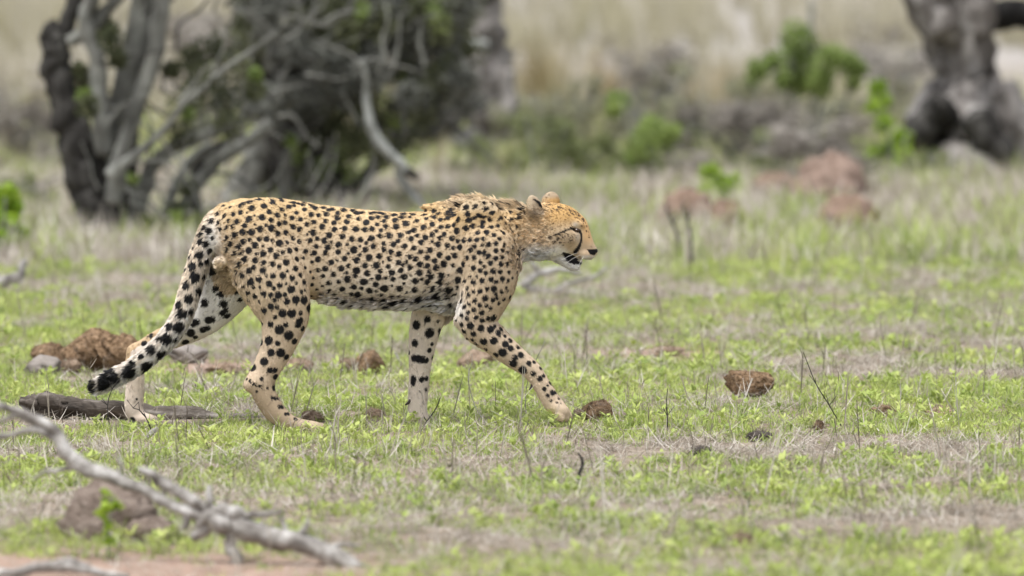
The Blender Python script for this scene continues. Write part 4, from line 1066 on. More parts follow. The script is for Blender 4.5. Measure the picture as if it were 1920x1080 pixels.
def spot_field(P, hits, stretch=1.0, jitter=.0):
    """how far inside a spot: <1 inside"""
    f = np.full(len(P), 9.0)
    kd = KDTree(len(P))
    for i, p in enumerate(P): kd.insert(p, i)
    kd.balance()
    for c, r in hits:
        res = kd.find_range(Vector(c), r * 1.5)
        if not res: continue
        ii = np.array([q[1] for q in res]); dd = np.array([q[2] for q in res]) / r
        f[ii] = np.minimum(f[ii], dd)
    return f

TAILC = catmull(np.array(LIMBS['tail'][1]), 4)
def coat(P, Nn, soft=.10):
    """colour of the coat at points P with outward normals Nn"""
    # work in the animal's own side view (x along, z up), same for both flanks
    x = P[:, 0] * KM + 960
    z0 = py2z(300); k = (py2z(900) - z0) / 600.0
    y = 300 + (P[:, 2] - z0) / k
    d = P[:, 1] - YC
    n = len(P)
    gn = noise2(P[:, 0] * 1.0, P[:, 2] * 1.0 + P[:, 1] * .5, .05, 1, 3) - .5
    C = np.tile(np.array([.62, .465, .285]), (n, 1))
    top = 1 - sstep(372, 470, y + gn * 40)
    C = mixc(C, (.56, .37, .155), top * .9 * sstep(560, 860, x))
    C = mixc(C, (.58, .41, .20), top * .8 * (1 - sstep(560, 860, x)))
    torso = sstep(585, 620, x) * (1 - sstep(845, 885, x))
    C = mixc(C, (.76, .66, .53), torso * sstep(470, 565, y + gn * 50) * .9)
    C = mixc(C, (.82, .77, .70), torso * sstep(520, 570, y + gn * 40) * sstep(740, 830, x) * .85)
    C = mixc(C, (.90, .86, .80), sstep(590, 625, x) * (1 - sstep(850, 880, x)) * sstep(545, 572, y + gn * 30) * (y < 600) * .8)
    legs = sstep(575, 600, y)
    near_leg = legs * (d < .02)
    C = mixc(C, (.66, .50, .34), near_leg * .7)
    # insides of the far legs are pale
    inner = (d > .02) & (Nn[:, 1] < .35)
    C = mixc(C, (.80, .67, .55), inner * sstep(555, 590, y) * .9)
    whit = inner * (x < 480) * sstep(500, 520, y) * (1 - sstep(600, 670, y))
    C = mixc(C, (.90, .88, .85), whit * .95)
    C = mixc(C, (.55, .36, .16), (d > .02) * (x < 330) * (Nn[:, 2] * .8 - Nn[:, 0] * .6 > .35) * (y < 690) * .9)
    # paws and lower hind foot: buff
    C = mixc(C, (.46, .335, .20), (d < .02) * sstep(695, 730, y + (x - 500) * .35) * (x < 640) * .9)
    C = mixc(C, (.50, .385, .26), sstep(765, 798, y) * .7)
    # backs of thighs and vent: pale hair
    vent = np.exp(-(((x - 398) / 16) ** 2 + ((y - 452) / 40) ** 2))
    C = mixc(C, (.82, .78, .72), np.clip(vent * 1.1, 0, 1) * (d < .05))
    tuft = np.exp(-(((x - 413) / 11) ** 2 + ((y - 492) / 11) ** 2)) 
    C = mixc(C, (.80, .64, .43), sstep(.3, .6, tuft) * (d < .0))
    # tail: white below, towards the tip
    td = np.full(n, 9.); tt = np.zeros(n)
    for i in range(len(TAILC) - 1):
        a = CW(*TAILC[i][:3]); b = CW(*TAILC[i + 1][:3]); ab = b - a
        t = np.clip(((P - a) @ ab) / (ab @ ab), 0, 1)
        dd = np.linalg.norm(P - a - t[:, None] * ab, axis=1) - (TAILC[i][3] + t * (TAILC[i + 1][3] - TAILC[i][3])) / KM
        better = dd < td; td[better] = dd[better]; tt[better] = (i + t[better]) / (len(TAILC) - 1)
    on_tail = (td < .012) & (x < 400)
    C = mixc(C, (.88, .84, .78), on_tail * (.4 + .6 * sstep(.3, .6, tt)) * (.6 + .4 * sstep(-.3, .5, -Nn[:, 2] + Nn[:, 0])))
    # head
    hd = sstep(965, 1000, x) * (y < 520)
    C = mixc(C, (.62, .455, .27), hd * .8)
    C = mixc(C, (.54, .33, .12), hd * (1 - sstep(405, 430, y + gn * 10)) * sstep(1012, 1040, x) * .95)
    C = mixc(C, (.62, .36, .13), hd * sstep(1085, 1098, x) * (1 - sstep(440, 470, y)) * .8)
    C = mixc(C, (.50, .37, .24), hd * np.exp(-(((x - 1058) / 22) ** 2 + ((y - 448) / 11) ** 2)) * .7)
    pale = hd * sstep(452, 472, y + gn * 14 - np.clip(x - 1052, 0, 30) * .75) * (1 - sstep(1092, 1104, x) * .2)
    C = mixc(C, (.88, .86, .82), pale * .95)
    C = mixc(C, (.66, .60, .50), hd * np.exp(-(((x - 1079) / 6) ** 2 + ((y - 420) / 5) ** 2)) * .7)
    C = mixc(C, (.72, .62, .50), hd * np.exp(-(((x - 1083) / 4.5) ** 2 + ((y - 443) / 9) ** 2)) * .6)
    C = mixc(C, (.66, .46, .27), hd * sstep(1090, 1098, x) * sstep(455, 468, y) * (1 - sstep(478, 484, y)) * .7)
    C = mixc(C, (.40, .32, .23), hd * (1 - sstep(368, 376, y)) * (x > 1012) * .85)
    C = mixc(C, (.86, .82, .76), hd * sstep(1086, 1094, x) * sstep(475, 481, y) * .8)
    ear = hd * (1 - sstep(398, 408, y)) * (x < 1022) * (d < -.045)
    C = mixc(C, (.16, .11, .075), hd * np.exp(-(((x - 1008) / 6) ** 2 + ((y - 403) / 8) ** 2)) * (d < -.03) * .75)  # shade inside the near ear, painted into the coat colour
    C = mixc(C, (.47, .38, .28), ear * .8)
    # upper neck: straw coloured crest
    crest = sstep(860, 900, x) * (1 - sstep(990, 1004, x)) * (1 - sstep(383, 402, y))
    C = mixc(C, (.64, .52, .36), sstep(800, 870, x) * (1 - sstep(990, 1004, x)) * (1 - sstep(383, 404, y)) * .75)
    C = C * (1 + gn[:, None] * .34)
    black = np.array([.012, .0115, .013])
    wob = gn * .2
    f = spot_field(P, HB) + wob
    C = mixc(C, black, 1 - sstep(.88 - soft, .98 + soft, f))
    f = spot_field(P, HF) + wob
    C = mixc(C, (.03, .022, .018), (1 - sstep(.75 - soft, 1.0 + soft, f)) * .92)
    f = spot_field(P, HS) + wob
    C = mixc(C, (.16, .12, .09), (1 - sstep(.4, 1.1, f)) * .6)
    hm = (x > 985) & (y < 520)
    for pl in LINES:
        lf = line_field(x, y, pl)
        C = mixc(C, black, (1 - sstep(-.5, 1.0, lf)) * hm)
    C = mixc(C, (.01, .0095, .010), in_poly(x, y, NOSE).astype(float))
    C = mixc(C, black, on_tail * (1 - sstep(176, 190, x + gn * 12)))
    # dark pads under the paws
    C = mixc(C, (.03, .025, .022), (Nn[:, 2] < -.75) * (y > 778) * .9)
    g_ = C.mean(1, keepdims=True)
    C = (g_ + (C - g_) * (.80 + .16 * (1 - sstep(390, 470, y)))[:, None]) * np.array([.87, .86, .855])
    return np.clip(C, .005, .9)

BASE = np.array([px2x(640), YC, 0.0])
cheetah = thing('cheetah', 'slender spotted cheetah walking with lowered head and slightly open mouth', 'cheetah', BASE)

def set_col(me, C):
    a = me.color_attributes.new('coat', 'FLOAT_COLOR', 'POINT')
    a.data.foreach_set('color', np.hstack([C, np.ones((len(C), 1))]).astype(np.float32).ravel())

def coat_mat(name, rough, spec, sheen=0.0):
    m, nt, b = new_mat(name, rough, spec)
    at = N(nt, 'ShaderNodeAttribute', attribute_name='coat')
    nt.links.new(at.outputs['Color'], b.inputs['Base Color'])
    if sheen: b.inputs['Sheen Weight'].default_value = sheen
    return m
M_skin = coat_mat('coat_skin', .7, .15)
M_fur = coat_mat('coat_fur', .55, .22)
bme = mk_mesh('body', P_ - BASE, Q_, T_)
set_col(bme, coat(P_, VN)); bme.materials.append(M_skin)
link('body', bme, cheetah)

# ---------------- fur: short combed hairs
FLOW = []   # segments A, B (hair lies from A towards B), radius
def addflow(pts, r=None):
    for p, q in zip(pts[:-1], pts[1:]):
        FLOW.append((CW(*p[:3]), CW(*q[:3]), (p[3] if len(p) > 3 else r) / KM, (q[3] if len(q) > 3 else r) / KM))
for nm in ('near_fore', 'far_fore', 'near_hind', 'near_hind_foot', 'far_hind', 'far_hind_foot', 'tail'): addflow(LIMBS[nm][1][(2 if nm in ('near_fore', 'far_fore', 'near_hind', 'far_hind') else 0):])
addflow([(1115, 465, 0, 14), (1080, 445, 0, 34), (1030, 432, 0, 48), (980, 432, 0, 48), (920, 450, 0, 70), (800, 480, 0, 88), (650, 480, 0, 85), (520, 460, 0, 88), (410, 440, 0, 40)])
def flow_dir(P):
    D = np.zeros((len(P), 3))
    for A, B, ra, rb in FLOW:
        ab = B - A; L = np.linalg.norm(ab)
        t = np.clip((P - A) @ ab / (L * L), 0, 1)
        dd = np.linalg.norm(P - A - t[:, None] * ab, axis=1) - (ra + t * (rb - ra))
        D += np.exp(-np.clip(dd, -.05, 1) / .014)[:, None] * (ab / L)
    return D / (np.linalg.norm(D, axis=1)[:, None] + 1e-12)

def td_(P):
    """distance to the skin of the tail"""
    best = np.full(len(P), 9.)
    for p, q in zip(TAILC[:-1], TAILC[1:]):
        A = CW(*p[:3]); ab = CW(*q[:3]) - A
        t = np.clip((P - A) @ ab / (ab @ ab), 0, 1)
        best = np.minimum(best, np.linalg.norm(P - A - t[:, None] * ab, axis=1) - (p[3] + t * (q[3] - p[3])) / KM)
    return best

def make_fur():
    a = np.linalg.norm(fn, axis=1) / 2
    cen = P_[TRI].mean(1)
    hx, hy = to_px(cen)
    wgt = a * (1 + 1.6 * ((hx > 985) & (hy < 520)) ) * np.where(VN[TRI[:, 0], 1] > .6, .45, 1.0)
    NH = 560000
    ti = RNG.choice(len(TRI), NH, p=wgt / wgt.sum())
    r1 = np.sqrt(RNG.random(NH)); r2 = RNG.random(NH)
    w0, w1, w2 = 1 - r1, r1 * (1 - r2), r1 * r2
    t = TRI[ti]
    P = P_[t[:, 0]] * w0[:, None] + P_[t[:, 1]] * w1[:, None] + P_[t[:, 2]] * w2[:, None]
    n = VN[t[:, 0]] * w0[:, None] + VN[t[:, 1]] * w1[:, None] + VN[t[:, 2]] * w2[:, None]
    n /= np.linalg.norm(n, axis=1)[:, None]
    x, y = to_px(P); d = P[:, 1] - YC
    # no hair on nose, in the mouth, in the eye
    ok = ~in_poly(x, y, NOSE) & ~((line_field(x, y, LINES[2]) < -1.0) & (x > 1050)) & ~(np.hypot((x - 1081) / 6, (y - 431) / 3.5) < 1)
    P, n, x, y, d = P[ok], n[ok], x[ok], y[ok], d[ok]
    NH = len(P)
    L = .0080 - .001 * sstep(570, 640, y)
    torso = sstep(585, 620, x) * (1 - sstep(850, 890, x)) * (y < 600)
    belly = torso * sstep(.35, .9, -n[:, 2])
    L = L + belly * .016
    L = L + .008 * np.exp(-(((x - 835) / 35) ** 2 + ((y - 550) / 25) ** 2))
    mane = sstep(765, 910, x) * (1 - sstep(975, 1000, x)) * sstep(.55, .95, n[:, 2]) * (1 - sstep(400, 425, y))
    L = L + mane ** 1.5 * .015 + .003 * np.exp(-((x - 850) / 24) ** 2) * sstep(.55, .95, n[:, 2])
    neck = sstep(935, 985, x) * (1 - sstep(1015, 1045, x)) * (y < 500)
    L = L + neck * (.004 + sstep(445, 485, y) * .008)
    head = sstep(1020, 1050, x) * (y < 520)
    L = L * (1 - head) + head * (.006 - .0025 * sstep(1075, 1095, x))
    chin = sstep(1035, 1050, x) * sstep(478, 490, y) * (y < 515)
    L = L + chin * .004
    earm = (x > 978) & (x < 1052) & (y < 392) & ((y < 380) | (np.abs(d) > .04))
    L = np.where(earm, .0045, L)
    tl = (x < 395) & (d < .03) & (td_(P) < .012)
    L = np.where(tl, .011 + .004 * sstep(480, 680, y) + .004 * (1 - sstep(190, 240, x)), L)
    L = L * (1 - .35 * sstep(740, 780, y))
    paletuft = np.exp(-(((x - 425) / 35) ** 2 + ((y - 505) / 55) ** 2)) * (d < .06) * (x < 470)
    L = L + paletuft * .006
    L = L * RNG.uniform(.6, 1.35, NH)
    tl = tl.astype(float); head = np.asarray(head, float)
    # tufts: neighbouring hairs share a lean, a tone and drift to a common tip
    NG = 26000
    gi_ = RNG.choice(NH, NG, replace=False)
    kd = KDTree(NG)
    for k_, p in enumerate(P[gi_]): kd.insert(p, k_)
    kd.balance()
    gid = np.fromiter((kd.find(p)[1] for p in P), int, NH)
    gjit = RNG.normal(0, .20, (NG, 3)); gtone = RNG.normal(0, .19, NG); glift = RNG.normal(0, .10, NG); glen = RNG.uniform(.8, 1.25, NG)
    L = L * glen[gid] * (1 + mane * RNG.uniform(-.45, .6, NH))
    D = flow_dir(P)
    D += gjit[gid] + RNG.normal(0, .08, (NH, 3))
    D[:, 2] -= np.where((y > 400) & (y < 560) & (x > 420) & (x < 960), .25, 0)
    D -= n * np.einsum('ij,ij->i', D, n)[:, None]; D /= np.linalg.norm(D, axis=1)[:, None] + 1e-9
    lift = .24 + RNG.normal(0, .08, NH) + glift[gid] + mane * (.04 + .30 * RNG.random(NH)) + belly * .30 + .06 * neck + .15 * paletuft + .12 * tl
    lift = np.clip(lift, .05, 1.3)
    H = D * np.cos(lift)[:, None] + n * np.sin(lift)[:, None]
    S = np.cross(H, n); S /= np.linalg.norm(S, axis=1)[:, None] + 1e-9
    tw = RNG.normal(0, .45, NH)
    S = S * np.cos(tw)[:, None] + np.cross(H, S) * np.sin(tw)[:, None]
    wd = np.where(L > .016, .0008, .00095) * RNG.uniform(.7, 1.3, NH); wd = wd * (1 - .25 * head)
    root = P - n * .0012
    wd = wd * (1 - .35 * mane)
    V = np.empty((NH, 4, 3), np.float32)
    V[:, 0] = root + S * wd[:, None]; V[:, 1] = root - S * wd[:, None]
    mid = root + H * (L * .6)[:, None]
    tip = mid + D * (L * .4)[:, None] + n * (L * .4 * np.sin(lift * .5))[:, None]
    gp = P[gi_][gid]                                     # pull towards the tuft
    pull = (gp - P); pull -= n * np.einsum('ij,ij->i', pull, n)[:, None]
    pk = (.5 - .45 * mane)[:, None]; tip = tip + pull * pk; mid = mid + pull * pk * .45
    V[:, 2] = mid + S * (wd * .6)[:, None]
    V[:, 3] = tip
    T = np.array([[0, 1, 2], [2, 1, 3]])
    F = (np.arange(NH)[:, None, None] * 4 + T[None]).reshape(-1, 3)
    # outward winding
    a_ = V[:, 1] - V[:, 0]; b_ = V[:, 2] - V[:, 0]
    fl = np.einsum('ij,ij->i', np.cross(a_, b_), n) < 0
    F = F.reshape(NH, 2, 3); F[fl] = F[fl][:, :, ::-1]; F = F.reshape(-1, 3)
    C = coat(P, n, .06)
    dark = C.mean(1) < .06
    tone = np.where(dark, 1.0, (1 + gtone[gid]) * RNG.uniform(.80, 1.2, NH))
    C = C * np.clip(tone * (1 + .28 * mane + .15 * neck), .5, 1.8)[:, None]  # crest and neck hair painted lighter to offset their self-shadowing
    md = (mane > .02) * (RNG.random(NG)[gid] < .10 * (1 - sstep(860, 980, x)) + .04)
    C = mixc(C, (.09, .066, .045), md * .7)
    me = mk_mesh('fur', V.reshape(-1, 3) - BASE, F, smooth=False)
    Cv = np.repeat(C, 4, 0).reshape(NH, 4, 3)
    Cv[:, 3] = Cv[:, 3] * 1.12 + .004
    set_col(me, np.clip(Cv.reshape(-1, 3), 0, .95)); me.materials.append(M_fur)
    o = link('fur', me, cheetah); o['kind'] = 'stuff'
make_fur()

# ---------------- eyes, whiskers, dewclaws
def uv_ball(mb, c, r, seg=20, rings=12):
    th = np.linspace(0, np.pi, rings + 1); ph = np.linspace(0, 2 * np.pi, seg, endpoint=False)
    V = np.stack([np.outer(np.sin(th), np.cos(ph)), np.outer(np.sin(th), np.sin(ph)), np.outer(np.cos(th), np.ones(seg))], -1).reshape(-1, 3) * np.asarray(r) + c
    i, j = np.meshgrid(np.arange(rings), np.arange(seg), indexing='ij'); j2 = (j + 1) % seg
    mb.add(V, None, np.stack([i * seg + j, (i + 1) * seg + j, (i + 1) * seg + j2, i * seg + j2], -1).reshape(-1, 4))
M_eye, _nt, _b = new_mat('eye', .08, .6)
_b.inputs['Base Color'].default_value = (.035, .018, .008, 1)
for sg in (-1, 1):
    mb = MB(); c = CW(1081.5, 431.8, sg * .0415)
    uv_ball(mb, c, (.0115, .009, .0075))
    link('eye', mb.mesh('eye', M_eye, BASE), cheetah)
M_wh, _nt, _b = new_mat('whisker', .4, .4); _b.inputs['Base Color'].default_value = (.85, .83, .8, 1)
mbw = MB()
for sg in (-1, 1):
    for k, (sx, sy, ex, ey) in enumerate([(1083, 474, 1054, 487), (1088, 478, 1061, 494), (1094, 482, 1082, 503)]):
        A = CW(sx, sy, sg * .036); B = CW(ex, ey, sg * (.075 + .008 * (k % 3))); M = (A + B) / 2 + np.array([0, sg * .012, .003])
        pth = catmull([A, M, B], 5); tube(mbw, pth, np.linspace(.0005, .00025, len(pth)), 5, cap=False)
_o = link('whiskers', mbw.mesh('whiskers', M_wh, BASE), cheetah); _o['kind'] = 'stuff'
M_claw, _nt, _b = new_mat('claw', .45, .4); _b.inputs['Base Color'].default_value = (.045, .032, .025, 1)
for (ax_, ay, bx, by, dd) in [(999, 718, 993, 731, -.112), (771, 750, 760, 759, .075)]:
    mb = MB(); A = CW(ax_, ay, dd); B = CW(bx, by, dd - .006); pth = catmull([A, (A + B) / 2 + np.array([.002, 0, 0]), B], 4)
    tube(mb, pth, np.linspace(.0075, .003, len(pth)), 8); link('dewclaw', mb.mesh('dewclaw', M_claw, BASE), cheetah)
for c_ in PAWS:
    p = CW(*c_[0]); NOGRASS.append((p[0], p[1], .028))
# ------------------------------------------------------------------ fallen wood, dung, near plants
M_dead = noise_mat('bleached_wood', [(.3, (.08, .07, .062)), (.5, (.27, .255, .235)), (.7, (.54, .53, .51))], 18, 8, (1, 1, 1), .85, .7, 90, .006)
M_log = noise_mat('charred_log', [(.34, (.018, .015, .013)), (.5, (.10, .085, .072)), (.68, (.36, .33, .30))], 11, 9, (.25, 1, 1), .9, 1.0, 40, .012)
M_dung = noise_mat('dung', [(.34, (.05, .032, .019)), (.5, (.18, .115, .066)), (.68, (.37, .26, .165))], 60, 8, (1, 1, 1), .95, 1.0, 110, .012)
M_dung_dry = noise_mat('dry_dung', [(.32, (.12, .08, .055)), (.5, (.26, .19, .135)), (.70, (.40, .32, .245))], 45, 8, (1, 1, 1), .95, 1.0, 110, .010)
M_stone = noise_mat('stone', [(.3, (.13, .115, .10)), (.7, (.32, .285, .26))], 12, 7, (1, 1, 1), .85, .6, 60, .008)
M_darkclod = noise_mat('dark_clod', [(.3, (.035, .03, .027)), (.7, (.14, .12, .105))], 25, 7, (1, 1, 1), .95, 1, 80, .008)

def clear_line(W, r):
    for p in W[::3]: NOGRASS.append((p[0], p[1], r))

def branch_thing(label, name, base, Y, parts, mat, seed, group=None, cat='branch', tilt=0.0):
    """parts: (part name, [(px, py, radius px)...]); depth Y, sheared in depth by tilt m per 100 px"""
    B = base_of(*base); B[1] = Y
    t = thing(name, label, cat, B, group)
    for k, (nm, pts) in enumerate(parts):
        limb_part(nm, t, mat, B, [(p[0], p[1], p[2], (p[0] - base[0]) / 100 * tilt + (p[3] if len(p) > 3 else 0)) for p in pts], Y, 14, .30 if cat == 'log' else .15, .14 if cat == 'log' else .06, seed + k, .28)
    return t
branch_thing('bleached forked dead branch lying over the brown mound', 'dead_branch', (560, 1075), 20.0, [
    ('stem', [(372, 990, 9), (392, 972, 17), (430, 982, 20), (470, 997, 20), (555, 1016, 19), (637, 1046, 17), (700, 1078, 15), (770, 1115, 12)]),
    ('side_branch', [(400, 972, 12), (372, 966, 12), (319, 945, 11), (262, 919, 12), (210, 896, 13), (161, 877, 15), (135, 859, 15), (116, 829, 12), (94, 799, 10), (49, 776, 8), (0, 761, 7), (-50, 745, 6)]),
    ('side_branch', [(118, 835, 8), (97, 819, 8), (60, 806, 7), (30, 812, 6), (0, 818, 6), (-40, 815, 5)]),
    ('side_branch', [(110, 826, 6), (70, 800, 5), (30, 780, 5), (0, 790, 4), (-30, 792, 3)]),
    ('side_branch', [(395, 965, 11), (378, 952, 12), (360, 937, 12), (319, 915, 11), (285, 892, 9), (259, 879, 6)]),
    ('twig', [(394, 965, 8), (393, 940, 7), (392, 911, 5)]),
    ('side_branch', [(392, 958, 9), (420, 958, 12), (442, 961, 14), (446, 972, 14), (436, 997, 12), (431, 1027, 12), (448, 1048, 11), (440, 1068, 7), (428, 1085, 5)]),
    ('side_branch', [(440, 960, 8), (470, 966, 7), (502, 964, 5), (530, 958, 3)]),
    ('side_branch', [(402, 970, 11), (382, 992, 12), (362, 1008, 10)]),
    ('twig', [(526, 966, 4), (533, 985, 5), (538, 1005, 6), (524, 1016, 4)]),
    ('stub', [(560, 1008, 8), (572, 990, 6), (578, 975, 4)]),
    ('twig', [(300, 938, 5), (312, 915, 4), (306, 895, 3)]),
    ('twig', [(210, 896, 6), (228, 876, 4), (222, 855, 3)]),
    ('twig', [(150, 868, 6), (120, 880, 5), (85, 885, 4), (60, 900, 3)]),
    ('stub', [(340, 955, 9), (350, 975, 8), (346, 992, 6)]),
    ('twig', [(600, 1035, 5), (640, 1020, 4), (672, 1024, 3)]),
    ('twig', [(448, 1045, 5), (425, 1062, 4), (412, 1066, 3)]),
    ], M_dead, 200, 'dead branches on the ground', tilt=-.05)
branch_thing('pale thin dead branch lying on the bare reddish soil', 'dead_branch', (100, 1080), 19.62, [
    ('stem', [(-40, 1082, 9), (30, 1072, 10), (94, 1060, 11), (140, 1066, 10), (185, 1076, 8), (240, 1080, 5)]),
    ('twig', [(94, 1060, 7), (130, 1052, 6), (170, 1062, 4)]),
    ], M_dead, 230, 'dead branches on the ground')
W = np.array([at_depth(x, 1060, 20.0) for x in range(430, 760, 20)]); W[:, 1] = 20.0; clear_line(W, .06)

# dark weathered log behind the far hind paw
g = base_of(250, 799)
branch_thing('dark weathered log on the grass behind the far hind paw', 'fallen_log', (250, 799), 25.36, [
    ('stem', [(38, 753, 8), (58, 758, 15), (90, 760, 19), (140, 763, 18), (200, 766, 16), (270, 772, 14.5), (340, 778, 13), (420, 785, 11.5), (505, 791, 10)]),
    ('stub', [(60, 750, 9), (95, 747, 11), (130, 752, 7)]),
    ('splinter', [(150, 757, 7), (210, 760, 6), (250, 769, 3)]),
    ], M_log, 240, cat='log')
clear_line(np.array([[at_depth(x, 780, 25.36)[0], 25.28, 0] for x in range(40, 510, 9)]), .075)

for lab, base, Y, parts, sd_ in [
    ('short bleached branch stub at the edge of the straw strip', (10, 556), 32.75, [('stem', [(-40, 545, 11), (0, 532, 12), (25, 522, 11), (38, 512, 8)]), ('stub', [(36, 536, 6), (40, 510, 7), (42, 488, 5)]), ('stem', [(-30, 552, 9), (10, 553, 8), (40, 556, 5)])], 250),
    ('tangled whitish dead branches on the ground behind the cheetah throat', (1040, 556), 32.6, [('stem', [(930, 548, 5), (975, 535, 7), (1010, 515, 7), (1050, 505, 5), (1090, 512, 3)]), ('side_branch', [(975, 535, 6), (1020, 545, 6), (1080, 548, 5), (1150, 552, 3)]), ('side_branch', [(1010, 516, 5), (1000, 495, 4), (985, 478, 3)]), ('side_branch', [(1040, 545, 5), (1070, 530, 4), (1110, 520, 3), (1140, 500, 2)])], 260),
    ('small pale forked stick by the dung beside the hind leg', (680, 700), 28.0, [('stem', [(740, 660, 1.6), (752, 680, 2.4), (775, 700, 2.4), (790, 712, 1.6)])], 270),
    ('small bleached chip of wood in front of the far hind paw', (285, 822), 24.55, [('stem', [(272, 826, 4), (284, 815, 6), (294, 802, 4)]), ('twig', [(230, 829, 1.5), (255, 828, 2), (280, 824, 2)])], 280)]:
    branch_thing(lab, 'dead_branch', base, Y, parts, M_dead, sd_, 'dead branches on the ground')

# brown crumbly mound under the branch and the blurred sapling in front of it
M_near_mound = noise_mat('grey_brown_earth', [(.3, (.10, .075, .06)), (.5, (.19, .15, .125)), (.7, (.30, .25, .21))], 22, 8, (1, 1, 1), .95, 1.0, 70, .015)
mound('earth_mound', 'grey brown crumbly mound under the bleached forked branch', 205, 1015, 175, 118, 21, M_near_mound, 'earth mounds', rough=.16)
mound('earth_mound', 'flat grey clods right of the crumbly mound', 285, 1020, 110, 48, 22, M_near_mound, 'earth mounds', rough=.2)
shrub('seedling', 'single lime green seedling in front of the crumbly mound', (203, 1040), -.25, [[(203, 1045, 2), (205, 990, 1.8), (210, 930, 1.5)]],
      [(205, 935, 20), (222, 945, 14), (192, 955, 14), (204, 985, 12), (200, 1010, 12)], M_leaf_lime, 46, .034, 95, None, M_bark, 'seedling', aspect=1.8, spread=.03)

# dung balls: lumpy fibre with loose straws
def dung(label, cx, ybot, w, h, seed, mat=M_dung, cat='dung', name='dung_ball', group='dung balls', fibres=420):
    B = base_of(cx, ybot); Y = B[1]; s = 1 / px_per_m(Y)
    seg, rings = 44, 28
    th = np.linspace(0, np.pi, rings); ph = np.linspace(0, 2 * np.pi, seg, endpoint=False)
    TH, PH = np.meshgrid(th, ph, indexing='ij')
    d = np.stack([np.sin(TH) * np.cos(PH), np.sin(TH) * np.sin(PH), np.cos(TH)], -1)
    rs = np.random.default_rng(seed)
    u, v = d[..., 0] + .8 * d[..., 2] + seed * 3.1, d[..., 1] - .6 * d[..., 2] + seed
    r = 1 + .6 * (noise2(u, v, .75, seed % 5, 2) - .5) + .5 * (noise2(u, v, .16, (seed + 2) % 5, 3) - .5)
    for _ in range(11):   # broken facets
        nrm = rs.normal(size=3); nrm /= np.linalg.norm(nrm); lim = rs.uniform(.62, .9)
        k = (d @ nrm) * r; r = np.where(k > lim, r * lim / np.maximum(k, 1e-6), r)
    sc = np.array([w * s / 2, w * s * .45, h * s / 2]) * 1.12
    V = (d * r[..., None] * sc)
    V[..., 2] += h * s * .40
    V[..., 1] += w * s * .3
    i, j = np.meshgrid(np.arange(rings - 1), np.arange(seg), indexing='ij'); j2 = (j + 1) % seg
    Q = np.stack([i * seg + j, (i + 1) * seg + j, (i + 1) * seg + j2, i * seg + j2], -1).reshape(-1, 4)
    mb = MB(); mb.add(V.reshape(-1, 3), None, Q)
    t = thing(name, label, cat, B, group)
    link('lump', mb.mesh('lump', mat), t)
    if fibres:
        mf = MB(); P = V.reshape(-1, 3); idx = rs.integers(seg * 2, len(P) - seg, fibres); ctr = np.array([0, w * s * .3, h * s * .4])
        for q in idx:
            o = P[q]; n = o - ctr; n /= np.linalg.norm(n) + 1e-9
            a = np.cross(n, rs.normal(size=3)); a /= np.linalg.norm(a) + 1e-9
            L = rs.uniform(.010, .032); sd = np.cross(a, n) * .0011
            tip = o + a * L + n * rs.uniform(0, .008)
            mf.add([o - sd - n * .001, o + sd - n * .001, tip], [[0, 1, 2]])
        fo = link('fibres', mf.mesh('fibres', M_dung_dry if mat is M_dung else mat), t); fo['kind'] = 'stuff'
    NOGRASS.append((B[0], B[1] + w * s * .3, w * s * .45)); NOGRASS.append((B[0], B[1] - .03, w * s * .22))
dung('round brown fibrous dung ball alone on the open green grass', 1405, 748, 84, 60, 1)
dung('broken brown dung ball in front of the leading forepaw', 1124, 794, 54, 48, 2)
dung('low crumbled dung touching the leading forepaw', 1090, 790, 36, 24, 3, M_dung_dry)
dung('split brown dung ball between hind and fore legs', 690, 706, 54, 58, 4)
dung('half hidden tan dung piece beside the split dung ball', 652, 700, 30, 30, 5, M_dung_dry)
dung('reddish dung lump seen under the forearm', 893, 695, 64, 44, 6, M_dung_dry)
dung('largest dark brown dung lump of the heap behind the tail', 160, 700, 104, 84, 7)
dung('dark brown dung lump of the heap, touching the far hock', 222, 702, 84, 76, 8)
dung('orange brown small dung lump on top of the heap', 88, 690, 60, 48, 9, M_dung)
dung('crumbled pale brown dung at the low end of the heap', 132, 703, 44, 30, 10, M_dung_dry)
dung('smooth grey stone beside the dung heap', 80, 706, 70, 46, 11, M_stone, 'stone', 'stone', 'stones in the grass', 0)
dung('grey brown stone seen between tail and near hind leg', 352, 682, 76, 36, 12, M_stone, 'stone', 'stone', 'stones in the grass', 0)
dung('pale crumbled dung in the grass behind the near hock', 420, 703, 70, 22, 13, M_dung_dry)
dung('tan crumbled dung right of the near hock', 562, 698, 56, 28, 14, M_dung_dry)
dung('tan flat dung piece between hind paw and far forepaw', 703, 788, 40, 22, 15, M_dung_dry)
dung('tan clod behind the near hind toes', 585, 792, 46, 24, 16, M_dung_dry)
dung('small brown crumbs of dung below the lone round ball', 1660, 781, 50, 20, 17)
dung('reddish flat clod at the end of the crumb row', 1770, 784, 56, 24, 18, M_dung_dry)
dung('small dark brown upright clod in the straw', 1535, 812, 20, 26, 19)
dung('dark grey clod in the straw near the lone round ball', 1425, 828, 48, 20, 20, M_darkclod, 'clod', 'clod', 'dark clods')
dung('dark flat clod beside the twiggy stalk', 1315, 856, 44, 18, 21, M_darkclod, 'clod', 'clod', 'dark clods')
dung('tiny black clod in the far straw strip', 1690, 570, 18, 14, 22, M_darkclod, 'clod', 'clod', 'dark clods', 60)
dung('reddish clod half sunk in blurred near grass', 1390, 1022, 44, 22, 23, M_dung_dry, 'clod', 'clod', 'dark clods')
dung('brown clods in the grass behind the forepaw', 1250, 668, 60, 22, 24, M_dung_dry)

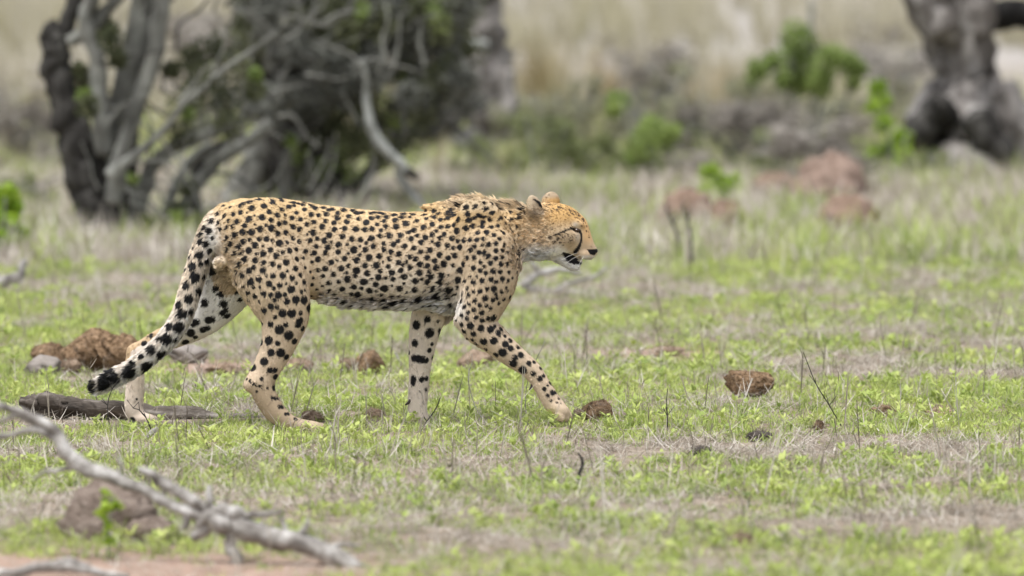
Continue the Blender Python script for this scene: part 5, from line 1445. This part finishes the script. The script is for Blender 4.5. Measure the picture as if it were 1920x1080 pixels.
# dark dry stems rising from the reddish mound, and single upright stalks that read one by one
def stalk(label, pts, Yfoot, seed, twigs=4, mat=None, r=1.0):
    B = base_of(*Yfoot); Y = B[1]; t = thing('dry_stalk', label, 'stalk', B, 'single dry stalks')
    limb_part('stem', t, mat or M_bark_dark, B, [(*p, r * (1 - .4 * i / len(pts))) for i, p in enumerate(pts)], Y, 6, .1, 0, seed, .4)
    rr = random.Random(seed)
    for k in range(twigs):
        i = rr.randrange(1, len(pts)); x, y = pts[i]
        limb_part('twig', t, mat or M_bark_dark, B, [(x, y, r * .6), (x + rr.uniform(-14, 14), y - rr.uniform(6, 20), r * .4)], Y, 5, 0, 0, seed + k, 0)
stalk('dark dry stem standing in front of the stemmed reddish mound', [(1298, 495), (1296, 450), (1290, 415), (1280, 390)], (1298, 498), 301, 4, None, 3.0)
stalk('dark forked dry stem beside the stemmed reddish mound', [(1272, 490), (1272, 450), (1262, 420), (1250, 395)], (1272, 493), 302, 4, None, 3.0)
stalk('thin dark upright stalk right of the leading forepaw', [(1252, 812), (1251, 780), (1250, 748)], (1252, 815), 303, 5, None, 1.3)
stalk('long thin bent stalk below the lone round dung ball', [(1578, 800), (1555, 760), (1530, 720), (1512, 675)], (1580, 802), 304, 7, None, 1.1)
stalk('dark twisted stub in the blurred grass below the forepaw', [(1086, 910), (1086, 890), (1092, 872), (1090, 858)], (1086, 912), 305, 2, None, 4.0)
stalk('pale tall stem in front of the far forepaw', [(990, 800), (985, 750), (994, 700), (1022, 640)], (990, 803), 306, 2, M_dead, .9)
stalk('pale curved straw in front of the near forearm', [(915, 800), (890, 760), (878, 710), (885, 680)], (915, 803), 307, 1, M_dead, 1.0)
stalk('twiggy dry stalk in front of the tail tip', [(205, 800), (202, 760), (210, 730), (228, 705)], (205, 803), 308, 6, None, 1.0)
stalk('forked dry twig in front of the far forepaw toes', [(790, 808), (800, 790), (815, 770), (826, 745)], (790, 812), 309, 2, None, 1.3)
stalk('seed headed dry stalk in front of the far hind paw', [(283, 806), (275, 785), (262, 770), (250, 765)], (283, 810), 310, 6, None, 1.2)
grow()
